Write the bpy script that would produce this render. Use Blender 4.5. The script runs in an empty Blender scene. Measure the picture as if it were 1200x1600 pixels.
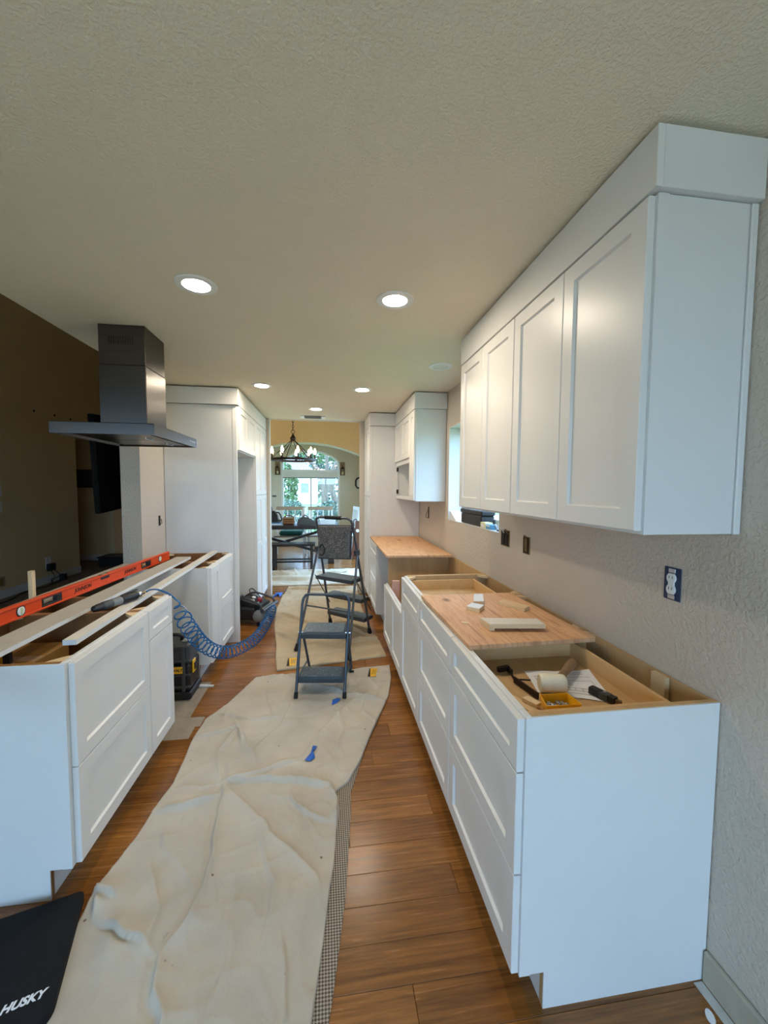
import bpy, bmesh, math, random
import numpy as np
from mathutils import Vector, Matrix

SC = bpy.context.scene
COL = SC.collection
random.seed(7)
RNG = np.random.default_rng(7)
PI = math.pi

# ------------------------------------------------------------------ camera
F_PX, PITCH, YAW, ROLL, EYE = 621.4, math.radians(3.443), math.radians(7.972), math.radians(0.365), 1.499
fw = Vector((math.sin(YAW)*math.cos(PITCH), math.cos(YAW)*math.cos(PITCH), -math.sin(PITCH)))
rt = Vector((math.cos(YAW), -math.sin(YAW), 0)); up = rt.cross(fw)
rt2 = rt*math.cos(ROLL)+up*math.sin(ROLL); up2 = -rt*math.sin(ROLL)+up*math.cos(ROLL)
cam_d = bpy.data.cameras.new('camera'); cam = bpy.data.objects.new('camera', cam_d); COL.objects.link(cam)
m = Matrix.Identity(4)
for i in range(3):
    m[i][0], m[i][1], m[i][2] = rt2[i], up2[i], -fw[i]
m[0][3], m[1][3], m[2][3] = 0, 0, EYE
cam.matrix_world = m
cam_d.sensor_fit = 'HORIZONTAL'; cam_d.sensor_width = 36.0; cam_d.lens = F_PX/1200*36.0
cam_d.clip_start = 0.02; cam_d.clip_end = 300
SC.camera = cam

# ------------------------------------------------------------------ world, view
SKY = 7.4
LAMP = 185.0          # ceiling downlight lens strength
w = bpy.data.worlds.new('overcast_sky'); SC.world = w; w.use_nodes = True
bg = w.node_tree.nodes['Background']
bg.inputs[0].default_value = (0.55, 0.88, 1.34, 1); bg.inputs[1].default_value = SKY
SC.view_settings.view_transform = 'Standard'; SC.view_settings.look = 'None'
SC.view_settings.exposure = 0.4; SC.view_settings.gamma = 1.0
SC.view_settings.use_curve_mapping = False
try:
    SC.cycles.use_denoising = True
    SC.cycles.sample_clamp_indirect = 8.0
    SC.cycles.max_bounces = 10; SC.cycles.diffuse_bounces = 6; SC.cycles.transparent_max_bounces = 12
except Exception:
    pass

def portal(name, loc, rot, sx, sy):          # guides sky light through a window, gives no light itself
    d = bpy.data.lights.new(name, 'AREA'); d.shape = 'RECTANGLE'; d.size = sx; d.size_y = sy
    d.cycles.is_portal = True
    o = bpy.data.objects.new(name, d); COL.objects.link(o); o.location = loc; o.rotation_euler = rot

# ------------------------------------------------------------------ materials
def lin(c):
    return tuple(((v/255)/12.92 if v/255 <= 0.04045 else ((v/255+0.055)/1.055)**2.4) for v in c)

class NT:
    def __init__(s, name):
        s.m = bpy.data.materials.new(name); s.m.use_nodes = True
        s.t = s.m.node_tree; s.n = s.t.nodes; s.b = s.n['Principled BSDF']
    def node(s, typ, **kw):
        n = s.n.new(typ)
        for k, v in kw.items(): setattr(n, k, v)
        return n
    def link(s, a, b): s.t.links.new(a, b)
    def coords(s, space='Object', scale=(1, 1, 1), rot=(0, 0, 0)):
        mp = s.node('ShaderNodeMapping'); mp.inputs['Scale'].default_value = scale; mp.inputs['Rotation'].default_value = rot
        if space == 'World':
            g = s.node('ShaderNodeNewGeometry'); s.link(g.outputs['Position'], mp.inputs[0])
        else:
            g = s.node('ShaderNodeTexCoord'); s.link(g.outputs[space], mp.inputs[0])
        return mp.outputs[0]
    def noise(s, vec, scale, detail=3, rough=0.55, dist=0.0):
        n = s.node('ShaderNodeTexNoise'); n.inputs['Scale'].default_value = scale; n.inputs['Detail'].default_value = detail
        n.inputs['Roughness'].default_value = rough; n.inputs['Distortion'].default_value = dist
        s.link(vec, n.inputs['Vector']); return n.outputs['Fac']
    def ramp(s, fac, stops):
        r = s.node('ShaderNodeValToRGB'); e = r.color_ramp.elements
        while len(e) < len(stops): e.new(0.5)
        for el, (p, c) in zip(e, stops): el.position = p; el.color = (*c, 1)
        s.link(fac, r.inputs[0]); return r.outputs[0]
    def mix(s, fac, a, b, mode='MIX'):
        x = s.node('ShaderNodeMix', data_type='RGBA', blend_type=mode)
        for v, i in ((fac, 0), (a, 6), (b, 7)):
            if hasattr(v, 'is_linked') or hasattr(v, 'links'): s.link(v, x.inputs[i])
            elif i == 0: x.inputs[0].default_value = v
            else: x.inputs[i].default_value = (*v, 1)
        return x.outputs[2]
    def bump(s, h, strength=0.3, dist=0.002, normal=None):
        b = s.node('ShaderNodeBump'); b.inputs['Strength'].default_value = strength; b.inputs['Distance'].default_value = dist
        s.link(h, b.inputs['Height'])
        if normal is not None: s.link(normal, b.inputs['Normal'])
        s.link(b.outputs[0], s.b.inputs['Normal']); return b.outputs[0]
    def set(s, color=None, rough=0.5, metal=0.0, spec=None):
        if color is not None:
            if hasattr(color, 'links'): s.link(color, s.b.inputs['Base Color'])
            else: s.b.inputs['Base Color'].default_value = (*color, 1)
        s.b.inputs['Roughness'].default_value = rough; s.b.inputs['Metallic'].default_value = metal
        if spec is not None: s.b.inputs['Specular IOR Level'].default_value = spec
        return s

def plain(name, c, rough=0.5, metal=0.0, var=0.06, scale=8, bump=0.0, bscale=200, spec=None):
    t = NT(name); L = lin(c)
    v = t.coords()
    n = t.noise(v, scale, 4)
    col = t.ramp(n, [(0.3, tuple(x*(1-var) for x in L)), (0.7, tuple(min(1, x*(1+var)) for x in L))])
    t.set(col, rough, metal, spec)
    if bump: t.bump(t.noise(v, bscale, 2), bump, 0.001)
    return t.m

def wood(name, dark, light, axis, rough=0.55, fine=60, knots=False, bump=0.15):
    t = NT(name); sc = [fine]*3; sc[axis] = fine*0.045
    v = t.coords('World', tuple(sc))
    n1 = t.noise(v, 1.0, 6, 0.6, 0.4)
    col = t.ramp(n1, [(0.25, lin(dark)), (0.55, tuple((a+b)/2 for a, b in zip(lin(dark), lin(light)))), (0.75, lin(light))])
    sc2 = [7.0]*3; sc2[axis] = 1.6
    n2 = t.noise(t.coords('World', tuple(sc2)), 1.0, 3, 0.5, 0.6)
    col = t.mix(0.55, col, t.ramp(n2, [(0.3, lin(dark)), (0.7, lin(light))]))
    if knots:
        vo = t.node('ShaderNodeTexVoronoi'); vo.inputs['Scale'].default_value = 1.0
        s3 = [7.5]*3; s3[axis] = 3.2
        t.link(t.coords('World', tuple(s3)), vo.inputs['Vector'])
        k = t.ramp(vo.outputs['Distance'], [(0.02, (1, 1, 1)), (0.16, (0, 0, 0))])
        col = t.mix(k, col, tuple(x*0.45 for x in lin(dark)))
    t.set(col, rough); t.bump(n1, bump, 0.001)
    return t.m

M = {}
M['cabinet'] = plain('white_cabinet_paint', (222, 221, 218), 0.37, var=0.012, scale=3)
M['cabinet_skin'] = plain('white_cabinet_skin', (220, 220, 218), 0.5, var=0.015, scale=5)
M['trimwhite'] = plain('white_trim_paint', (218, 217, 212), 0.4, var=0.02)
M['boardtop'] = plain('greyer_board_top', (186, 178, 164), 0.65, var=0.05, scale=20)  # board tops coloured greyer than their white edges
M['bareboard'] = plain('unpainted_grey_base_board', (176, 166, 146), 0.7, var=0.08, scale=14)
M['primed'] = plain('primed_board', (214, 208, 196), 0.6, var=0.03, scale=20)
M['birch'] = wood('birch_plywood', (176, 138, 92), (206, 172, 124), 1, 0.5, 50)
M['birch_v'] = wood('birch_plywood_upright_grain', (178, 140, 94), (206, 172, 124), 2, 0.5, 50)
M['pine'] = wood('pale_pine', (206, 176, 132), (228, 204, 164), 0, 0.6, 60)
M['pine_y'] = wood('pale_pine_long', (206, 176, 132), (228, 204, 164), 1, 0.6, 60)
M['maple'] = wood('maple_drawer_side', (196, 156, 104), (222, 186, 136), 1, 0.4, 45)
M['maple_x'] = wood('maple_drawer_end', (198, 160, 108), (222, 188, 138), 0, 0.4, 45)
def plymat():
    t = NT('fir_plywood')
    v = t.coords('World', (34, 1.5, 1)); n = t.noise(v, 1.0, 6, 0.65, 1.6)
    c1 = t.ramp(n, [(0.34, lin((132, 88, 58))), (0.43, lin((206, 156, 112))), (0.51, lin((224, 180, 138))), (0.57, lin((176, 126, 88))), (0.64, lin((232, 190, 148)))])
    n2 = t.noise(t.coords('World', (5, 1.2, 1)), 1.0, 3, 0.5, 1.0)
    col = t.mix(0.4, c1, t.ramp(n2, [(0.3, lin((192, 140, 98))), (0.7, lin((234, 192, 148)))]))
    vo = t.node('ShaderNodeTexVoronoi', voronoi_dimensions='2D'); vo.inputs['Scale'].default_value = 1.0; t.link(t.coords('World', (4.6, 3.0, 1)), vo.inputs['Vector'])
    k = t.ramp(vo.outputs['Distance'], [(0.03, (0.9, 0.9, 0.9)), (0.13, (0, 0, 0))])
    sep = t.node('ShaderNodeSeparateColor'); t.link(vo.outputs['Color'], sep.inputs[0])
    gate = t.ramp(sep.outputs[0], [(0.52, (0, 0, 0)), (0.66, (1, 1, 1))])
    k = t.mix(1.0, k, gate, 'MULTIPLY')
    col = t.mix(k, col, lin((116, 72, 44)))
    t.set(col, 0.6); t.bump(n, 0.15, 0.001); return t.m
M['ply'] = plymat()
M['rawedge'] = wood('raw_board_edge', (150, 116, 84), (190, 160, 124), 0, 0.8, 120)
M['birch_shaded'] = wood('birch_inside_shaded', (128, 86, 46), (158, 112, 64), 2, 0.55, 40)  # birch cabinet inside, its shade put into the brown colour
M['darkwood'] = plain('near_black_stained_wood', (34, 24, 22), 0.35, var=0.2, scale=14)
M['tanwood'] = plain('tan_chair_wood', (168, 142, 116), 0.5, var=0.1)
M['black'] = plain('black_plastic', (22, 22, 24), 0.45, var=0.15)
M['tvblack'] = plain('matte_black_shell', (5, 5, 5), 0.7, var=0.05, spec=0.2)
M['blackgloss'] = plain('black_glass', (6, 6, 8), 0.12, var=0.05)
M['darkgrey'] = plain('dark_grey_plastic', (62, 64, 66), 0.45, var=0.1)
M['grey'] = plain('grey_plastic', (120, 122, 122), 0.4, var=0.1)
M['rubber'] = plain('black_rubber', (16, 16, 17), 0.8, var=0.1)
M['foam'] = plain('black_foam', (20, 22, 26), 0.85, var=0.15, scale=30, bump=0.5, bscale=400, spec=0.25)
M['white'] = plain('white_plastic', (232, 232, 228), 0.35, var=0.02)
M['lettering'] = plain('white_print', (226, 230, 236), 0.6, var=0.02)
M['blueplate'] = plain('dark_blue_box', (30, 50, 84), 0.5, var=0.2, scale=60)
M['brassy'] = plain('dull_brass', (120, 96, 60), 0.4, 0.6, var=0.2)
M['hole'] = plain('dark_box_inside', (34, 24, 16), 0.8, var=0.3, scale=40)
M['steelblue'] = plain('blue_grey_enamel', (58, 72, 84), 0.3, 0.3, var=0.12, scale=20)
M['steelgrey'] = plain('grey_enamel_tube', (88, 92, 98), 0.3, 0.45, var=0.1, scale=20)
M['chrome'] = plain('bright_zinc', (196, 198, 202), 0.25, 1.0, var=0.05)
M['irondark'] = plain('oil_rubbed_iron', (44, 32, 26), 0.45, 0.6, var=0.15)
M['orange'] = plain('orange_level_body', (226, 74, 22), 0.38, var=0.05)
M['orangedark'] = plain('orange_level_groove', (150, 38, 14), 0.5, var=0.05)
M['yellow'] = plain('yellow_plastic', (240, 176, 20), 0.4, var=0.04)
M['dwyellow'] = plain('tool_yellow', (232, 178, 30), 0.45, var=0.06)
M['red'] = plain('red_knob_plastic', (150, 30, 50), 0.3, var=0.05)
M['blueTape'] = plain('blue_masking_tape', (40, 98, 186), 0.7, var=0.1, scale=50)
M['hose'] = plain('blue_hose', (18, 92, 148), 0.25, var=0.06)
M['bluebox'] = plain('pale_blue_card', (92, 150, 190), 0.5, var=0.06)
M['creambox'] = plain('cream_card', (226, 214, 160), 0.6, var=0.08, scale=60)
M['paper'] = plain('white_paper', (232, 232, 236), 0.7, var=0.02)
M['ink'] = plain('grey_ink', (120, 122, 134), 0.8, var=0.05)
M['ivory'] = plain('ivory_rubber', (226, 214, 184), 0.55, var=0.07, scale=30)
M['handlewood'] = wood('worn_ash_handle', (120, 90, 60), (178, 146, 106), 0, 0.55, 60)
M['amber'] = plain('amber_card', (150, 112, 52), 0.7, var=0.1)
M['pinkwood'] = plain('pinkish_wood', (206, 160, 142), 0.6, var=0.06)
M['basket'] = plain('brown_basket', (96, 52, 26), 0.7, var=0.3, scale=60)
M['grayfabric'] = plain('dark_grey_fabric', (70, 66, 62), 0.9, var=0.2, scale=40)
M['greenfab'] = plain('teal_cushion', (36, 96, 82), 0.8, var=0.15)
M['whitefab'] = plain('white_cloth', (226, 226, 224), 0.85, var=0.05)
M['chairwhite'] = plain('white_chair_paint', (224, 224, 218), 0.4, var=0.03)
M['dust'] = plain('white_paint_chip', (238, 238, 236), 0.7, var=0.02)
M['vialgreen'] = plain('vial_liquid', (214, 222, 170), 0.1, var=0.05)
M['vent'] = plain('grey_vent_paint', (120, 122, 120), 0.5, var=0.04)

def speckled():                                     # scratched grey moulded tray
    t = NT('scuffed_grey_plastic'); v = t.coords('Object', (1, 1, 1))
    n = t.noise(v, 55, 8, 0.75, 2.5)
    col = t.ramp(n, [(0.38, lin((42, 40, 39))), (0.52, lin((76, 72, 69))), (0.63, lin((158, 152, 144)))])
    t.set(col, 0.7); return t.m
M['scuffed'] = speckled()
def scuffblue():
    t = NT('scuffed_step_tread'); v = t.coords('Object', (1, 1, 1))
    n = t.noise(v, 45, 8, 0.75, 2.0)
    col = t.ramp(n, [(0.40, lin((52, 64, 74))), (0.54, lin((78, 92, 102))), (0.66, lin((150, 160, 164)))])
    t.set(col, 0.42); return t.m
M['tread'] = scuffblue()
def steel():
    t = NT('brushed_stainless'); v = t.coords('World', (1, 1, 420))
    n = t.noise(v, 1, 4, 0.6)
    col = t.ramp(n, [(0.3, lin((84, 80, 76))), (0.7, lin((94, 90, 86)))])
    t.set(col, 0.32, 1.0); t.b.inputs['Anisotropic'].default_value = 0.5; return t.m
M['steel'] = steel()
def wallmat(name, c, scale=95, strength=0.32, rough=0.7):
    t = NT(name); v = t.coords('World')
    n = t.noise(v, scale, 3, 0.5); r = t.node('ShaderNodeValToRGB'); r.color_ramp.elements[0].position = 0.42; r.color_ramp.elements[1].position = 0.6
    t.link(n, r.inputs[0])
    L = lin(c); big = t.noise(v, 1.5, 3)
    col = t.ramp(big, [(0.3, tuple(x*0.97 for x in L)), (0.7, tuple(x*1.03 for x in L))])
    t.set(col, rough); t.bump(r.outputs[0], strength, 0.003); return t.m
M['wall'] = wallmat('greige_orange_peel_wall', (200, 188, 173), 72, 0.5)
M['ceiling'] = wallmat('off_white_knockdown_ceiling', (232, 220, 196), 105, 0.42, 0.8)
M['livingwall'] = wallmat('brown_taupe_wall', (218, 194, 150), 90, 0.2)
M['wallsage'] = wallmat('pale_sage_wall', (214, 208, 186), 90, 0.1)
M['walltan'] = wallmat('warm_tan_wall', (228, 178, 126), 90, 0.1)
M['carpet'] = plain('tan_carpet', (128, 108, 84), 0.95, var=0.15, scale=60, bump=0.6, bscale=300)
M['subfloor'] = plain('dusty_plywood_patch', (150, 138, 122), 0.9, var=0.15, scale=14)
M['patio'] = plain('pale_bounce_ground', (214, 200, 176), 0.9, var=0.05)  # unseen ground, made pale and warm to bounce light indoors
M['asphalt'] = plain('concrete_drive', (150, 150, 146), 0.9, var=0.08)

def planks():
    t = NT('carbonised_bamboo_plank')
    oi = t.node('ShaderNodeObjectInfo')
    off = t.node('ShaderNodeVectorMath', operation='SCALE'); off.inputs[0].default_value = (9, 5, 3)
    t.link(oi.outputs['Random'], off.inputs['Scale'])
    g = t.node('ShaderNodeNewGeometry'); ad = t.node('ShaderNodeVectorMath', operation='ADD')
    t.link(g.outputs['Position'], ad.inputs[0]); t.link(off.outputs[0], ad.inputs[1])
    mp = t.node('ShaderNodeMapping'); mp.inputs['Scale'].default_value = (4.0, 95, 1); t.link(ad.outputs[0], mp.inputs[0])
    n = t.noise(mp.outputs[0], 1.0, 7, 0.62, 0.5)
    mp2 = t.node('ShaderNodeMapping'); mp2.inputs['Scale'].default_value = (2.0, 22, 1); t.link(ad.outputs[0], mp2.inputs[0])
    n2 = t.noise(mp2.outputs[0], 1.0, 4, 0.6, 0.6)
    c1 = t.ramp(n, [(0.25, lin((72, 42, 16))), (0.45, lin((132, 82, 36))), (0.62, lin((166, 108, 50))), (0.8, lin((198, 142, 76)))])
    c2 = t.ramp(n2, [(0.28, lin((84, 50, 20))), (0.7, lin((178, 122, 58)))])
    col = t.mix(0.45, c1, c2)
    v = t.ramp(oi.outputs['Random'], [(0.0, (0.72, 0.68, 0.64)), (1.0, (1.05, 1.02, 1.0))])
    col = t.mix(1.0, col, v, 'MULTIPLY')
    rr = t.node('ShaderNodeMapRange'); rr.inputs[3].default_value = 0.16; rr.inputs[4].default_value = 0.34; t.link(n, rr.inputs[0])
    t.set(col, 0.25, spec=0.5); t.link(rr.outputs[0], t.b.inputs['Roughness'])
    t.bump(n, 0.06, 0.0008); return t.m
M['plank'] = planks()

def canvas(name, c):
    t = NT(name); v = t.coords('World')
    L = lin(c)
    big = t.noise(v, 3.2, 5, 0.6)
    col = t.ramp(big, [(0.3, tuple(x*0.84 for x in L)), (0.7, tuple(min(1, x*1.08) for x in L))])
    st = t.noise(v, 16, 4, 0.7)
    col = t.mix(t.ramp(st, [(0.70, (0, 0, 0)), (0.78, (0.5, 0.5, 0.5))]), col, lin((110, 100, 84)))
    sp = t.node('ShaderNodeTexVoronoi'); sp.inputs['Scale'].default_value = 9; t.link(v, sp.inputs['Vector'])
    col = t.mix(t.ramp(sp.outputs['Distance'], [(0.03, (0.8, 0.8, 0.8)), (0.06, (0, 0, 0))]), col, lin((96, 66, 44)))
    t.set(col, 0.92, spec=0.15)
    wv = t.noise(v, 420, 2); cr = t.noise(v, 26, 5, 0.6, 1.2)
    b1 = t.node('ShaderNodeBump'); b1.inputs['Strength'].default_value = 0.25; b1.inputs['Distance'].default_value = 0.0006; t.link(wv, b1.inputs['Height'])
    t.bump(cr, 0.35, 0.006, b1.outputs[0]); return t.m
M['canvas'] = canvas('beige_canvas_drop_cloth', (190, 182, 168))
M['canvas2'] = canvas('tan_canvas_drop_cloth', (190, 172, 144))
M['plasticsheet'] = canvas('pale_plastic_backed_cloth', (206, 200, 184))
def rugmat():
    t = NT('woven_taupe_runner'); v = t.coords('World', (1, 1, 1), (0, 0, 0.78))
    ck = t.node('ShaderNodeTexChecker'); ck.inputs['Scale'].default_value = 150; ck.inputs[1].default_value = (*lin((176, 164, 148)), 1); ck.inputs[2].default_value = (*lin((92, 80, 68)), 1)
    t.link(v, ck.inputs[0]); t.set(ck.outputs[0], 0.9); t.bump(ck.outputs[1], 0.6, 0.002); return t.m
M['rug'] = rugmat()
def glassmat():
    t = NT('window_glass'); out = t.n['Material Output']
    tr = t.node('ShaderNodeBsdfTransparent'); tr.inputs[0].default_value = (0.95, 0.97, 0.97, 1)
    gl = t.node('ShaderNodeBsdfGlossy'); gl.inputs['Roughness'].default_value = 0.02
    lw = t.node('ShaderNodeLayerWeight'); lw.inputs[0].default_value = 0.5
    pw_ = t.node('ShaderNodeMath', operation='POWER'); pw_.inputs[1].default_value = 5.0; t.link(lw.outputs['Facing'], pw_.inputs[0])
    fr = t.node('ShaderNodeMath', operation='MULTIPLY_ADD'); fr.inputs[1].default_value = 0.6; fr.inputs[2].default_value = 0.07; t.link(pw_.outputs[0], fr.inputs[0])
    mx = t.node('ShaderNodeMixShader'); t.link(fr.outputs[0], mx.inputs[0]); t.link(tr.outputs[0], mx.inputs[1]); t.link(gl.outputs[0], mx.inputs[2])
    t.link(mx.outputs[0], out.inputs[0]); return t.m
M['glass'] = glassmat()
def emit(name, c, s):
    t = NT(name); t.set(c, 0.5); t.b.inputs['Emission Color'].default_value = (*c, 1); t.b.inputs['Emission Strength'].default_value = s; return t.m
M['led'] = emit('lit_led_lens', (1.0, 0.86, 0.68), LAMP)
M['bulb'] = emit('lit_flame_bulb', (1.0, 0.70, 0.34), 26.0)
M['leaf'] = plain('green_leaves', (74, 104, 58), 0.6, var=0.35, scale=6)
M['leaf2'] = plain('bluish_leaves', (84, 108, 92), 0.6, var=0.3, scale=6)
M['leaf3'] = plain('yellow_green_leaves', (140, 170, 60), 0.6, var=0.25, scale=6)
M['bark'] = plain('grey_bark', (98, 88, 78), 0.9, var=0.25, scale=14)
M['grass'] = plain('lawn', (96, 128, 70), 0.9, var=0.25, scale=3)
M['carpaint'] = plain('pale_blue_car_paint', (150, 178, 206), 0.2, var=0.02)
M['siding'] = plain('white_siding', (214, 214, 210), 0.7, var=0.03)
M['shingle'] = plain('grey_shingles', (120, 116, 116), 0.9, var=0.15, scale=20)
M['shade'] = plain('white_roller_shade', (222, 222, 212), 0.8, var=0.03)
M['picture'] = plain('dark_cityscape_print', (54, 52, 56), 0.5, var=0.6, scale=26)
M['tilefloor'] = plain('thin_dusty_edge', (196, 190, 180), 0.8, var=0.1, scale=20)

# ------------------------------------------------------------------ mesh helpers
WM = {}          # world matrix of every Empty root (parts inherit it)
class MB:
    def __init__(s): s.v = []; s.f = []
    def add(s, vs, fs):
        o = len(s.v); s.v += [tuple(p) for p in vs]; s.f += [tuple(o+i for i in f) for f in fs]; return s
    def box(s, a, b, R=None, c=None):
        x0, y0, z0 = [min(p, q) for p, q in zip(a, b)]; x1, y1, z1 = [max(p, q) for p, q in zip(a, b)]
        vs = [(x0, y0, z0), (x1, y0, z0), (x1, y1, z0), (x0, y1, z0), (x0, y0, z1), (x1, y0, z1), (x1, y1, z1), (x0, y1, z1)]
        if R is not None: vs = [tuple(R @ Vector(p) + Vector(c)) for p in vs]
        return s.add(vs, [(0, 3, 2, 1), (4, 5, 6, 7), (0, 1, 5, 4), (1, 2, 6, 5), (2, 3, 7, 6), (3, 0, 4, 7)])
    def cbox(s, a, b, c=0.002):          # box with chamfered edges
        x0, y0, z0 = [min(p, q) for p, q in zip(a, b)]; x1, y1, z1 = [max(p, q) for p, q in zip(a, b)]
        c = min(c, 0.45*min(x1-x0, y1-y0, z1-z0))
        bm = bmesh.new(); bmesh.ops.create_cube(bm, size=1)
        for v in bm.verts: v.co = ((x0+x1)/2+v.co.x*(x1-x0), (y0+y1)/2+v.co.y*(y1-y0), (z0+z1)/2+v.co.z*(z1-z0))
        bmesh.ops.bevel(bm, geom=bm.edges[:], offset=c, segments=1, affect='EDGES')
        bm.verts.index_update()
        s.add([v.co[:] for v in bm.verts], [[v.index for v in f.verts] for f in bm.faces]); bm.free(); return s
    def obox(s, p, q, wdt, hgt, upv=(0, 0, 1)):      # bar from p to q
        p, q = Vector(p), Vector(q); d = (q-p).normalized(); sd = d.cross(Vector(upv))
        if sd.length < 1e-4: sd = Vector((1, 0, 0))
        sd.normalize(); u = sd.cross(d)
        vs = []
        for e in (p, q):
            for a, b in ((-1, -1), (1, -1), (1, 1), (-1, 1)): vs.append(tuple(e+sd*a*wdt/2+u*b*hgt/2))
        return s.add(vs, [(0, 1, 2, 3), (7, 6, 5, 4), (0, 4, 5, 1), (1, 5, 6, 2), (2, 6, 7, 3), (3, 7, 4, 0)])
    def tube(s, pts, r, seg=8, closed=False):
        P = [Vector(p) for p in pts]; n = len(P); rs = r if isinstance(r, (list, tuple)) else [r]*n
        t0 = (P[1]-P[0]).normalized(); a = Vector((0, 0, 1)) if abs(t0.z) < 0.9 else Vector((1, 0, 0))
        u = t0.cross(a).normalized(); vs = []; prev = t0
        for i in range(n):
            if closed: t = (P[(i+1) % n]-P[i-1]).normalized()
            else: t = (P[min(i+1, n-1)]-P[max(i-1, 0)]).normalized()
            q = prev.rotation_difference(t); u = q @ u; u = (u-t*u.dot(t)).normalized(); prev = t
            b = t.cross(u)
            for k in range(seg):
                an = 2*PI*k/seg; vs.append(tuple(P[i]+(u*math.cos(an)+b*math.sin(an))*rs[i]))
        fs = []
        for i in range(n if closed else n-1):
            j = (i+1) % n
            for k in range(seg):
                l = (k+1) % seg; fs.append((i*seg+k, i*seg+l, j*seg+l, j*seg+k))
        if not closed: fs += [tuple(range(seg-1, -1, -1)), tuple((n-1)*seg+k for k in range(seg))]
        return s.add(vs, fs)
    def lathe(s, prof, c=(0, 0, 0), axis=(0, 0, 1), seg=20):
        ax = Vector(axis).normalized(); q = Vector((0, 0, 1)).rotation_difference(ax); c = Vector(c); vs = []
        for r, z in prof:
            for k in range(seg):
                an = 2*PI*k/seg; vs.append(tuple(q @ Vector((r*math.cos(an), r*math.sin(an), z))+c))
        fs = []
        for i in range(len(prof)-1):
            for k in range(seg):
                l = (k+1) % seg; fs.append((i*seg+k, i*seg+l, (i+1)*seg+l, (i+1)*seg+k))
        fs += [tuple(range(seg-1, -1, -1)), tuple((len(prof)-1)*seg+k for k in range(seg))]
        return s.add(vs, fs)
    def prism(s, poly, z0, z1, R=None, c=(0, 0, 0)):
        n = len(poly); vs = [(x, y, z0) for x, y in poly]+[(x, y, z1) for x, y in poly]
        if R is not None: vs = [tuple(R @ Vector(p)+Vector(c)) for p in vs]
        fs = [tuple(range(n-1, -1, -1)), tuple(range(n, 2*n))]+[(i, (i+1) % n, n+(i+1) % n, n+i) for i in range(n)]
        return s.add(vs, fs)
    def loops(s, Ls, cap0=True, cap1=True):
        n = len(Ls[0]); vs = [p for L in Ls for p in L]; fs = []
        for i in range(len(Ls)-1):
            for k in range(n):
                l = (k+1) % n; fs.append((i*n+k, i*n+l, (i+1)*n+l, (i+1)*n+k))
        if cap0: fs.append(tuple(range(n-1, -1, -1)))
        if cap1: fs.append(tuple((len(Ls)-1)*n+k for k in range(n)))
        return s.add(vs, fs)
    def build(s, name, mat, parent=None, local=False, smooth=False, kind=None, label=None):
        me = bpy.data.meshes.new(name); vs = s.v
        root = parent
        while root is not None and root.parent is not None: root = root.parent
        if parent is not None and not local and root.name in WM:
            inv = WM[root.name].inverted(); vs = [tuple(inv @ Vector(p)) for p in vs]
        me.from_pydata(vs, [], s.f); me.update()
        bm = bmesh.new(); bm.from_mesh(me); bmesh.ops.recalc_face_normals(bm, faces=bm.faces); bm.to_mesh(me); bm.free()
        if smooth:
            for p in me.polygons: p.use_smooth = True
            try: me.set_sharp_from_angle(angle=math.radians(40))
            except Exception: pass
        me.materials.append(M[mat] if isinstance(mat, str) else mat)
        o = bpy.data.objects.new(name, me); COL.objects.link(o)
        if parent is not None: o.parent = parent
        if kind: o['kind'] = kind
        if label: o['label'] = label
        return o

def thing(name, label, cat, loc=(0, 0, 0), rz=0.0, group=None):
    o = bpy.data.objects.new(name, None); COL.objects.link(o); o.empty_display_size = 0.05
    o.location = loc; o.rotation_euler = (0, 0, rz); o['label'] = label; o['category'] = cat
    if group: o['group'] = group
    WM[o.name] = Matrix.Translation(Vector(loc)) @ Matrix.Rotation(rz, 4, 'Z')
    return o
def tag(o, label, cat, group=None):
    o['label'] = label; o['category'] = cat
    if group: o['group'] = group
    return o
def struct(mb, name, mat, parent=None, **kw):
    o = mb.build(name, mat, parent, **kw)
    if parent is None: o['kind'] = 'structure'
    return o
def text(name, body, parent, mat, size, mat4, shear=0.0, ext=0.0004, bold=0.0):
    cu = bpy.data.curves.new(name, 'FONT'); cu.body = body; cu.size = size; cu.shear = shear; cu.extrude = ext; cu.offset = bold
    cu.align_x = 'CENTER'; cu.align_y = 'CENTER'; cu.materials.append(M[mat]); cu.resolution_u = 3
    t_ = bpy.data.objects.new(name+'_curve', cu); COL.objects.link(t_)
    me = bpy.data.meshes.new_from_object(t_.evaluated_get(bpy.context.evaluated_depsgraph_get()))
    bpy.data.objects.remove(t_); o = bpy.data.objects.new(name, me); COL.objects.link(o)
    root = parent
    while root.parent is not None: root = root.parent
    o.parent = parent; o.matrix_local = WM[root.name].inverted() @ mat4
    return o
def frame4(origin, x, y):
    x = Vector(x).normalized(); y = Vector(y); y = (y-x*y.dot(x)).normalized(); z = x.cross(y); m = Matrix.Identity(4)
    for i in range(3): m[i][0], m[i][1], m[i][2], m[i][3] = x[i], y[i], z[i], origin[i]
    return m
def copy_tree(o, parent=None):
    c = o.copy(); COL.objects.link(c); c.parent = parent
    for ch in list(o.children): copy_tree(ch, c)
    return c
def arc(c, r, a0, a1, n):
    return [(c[0]+r*math.cos(a0+(a1-a0)*i/n), c[1]+r*math.sin(a0+(a1-a0)*i/n)) for i in range(n+1)]
def smoothpath(pts, n):              # Catmull-Rom through points
    P = [Vector(p) for p in pts]; out = []
    for i in range(len(P)-1):
        a, b, c, d = P[max(i-1, 0)], P[i], P[i+1], P[min(i+2, len(P)-1)]
        for k in range(n):
            t = k/n
            out.append(0.5*((2*b)+(c-a)*t+(2*a-5*b+4*c-d)*t*t+(3*b-a-3*c+d)*t**3))
    out.append(P[-1]); return out

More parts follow.
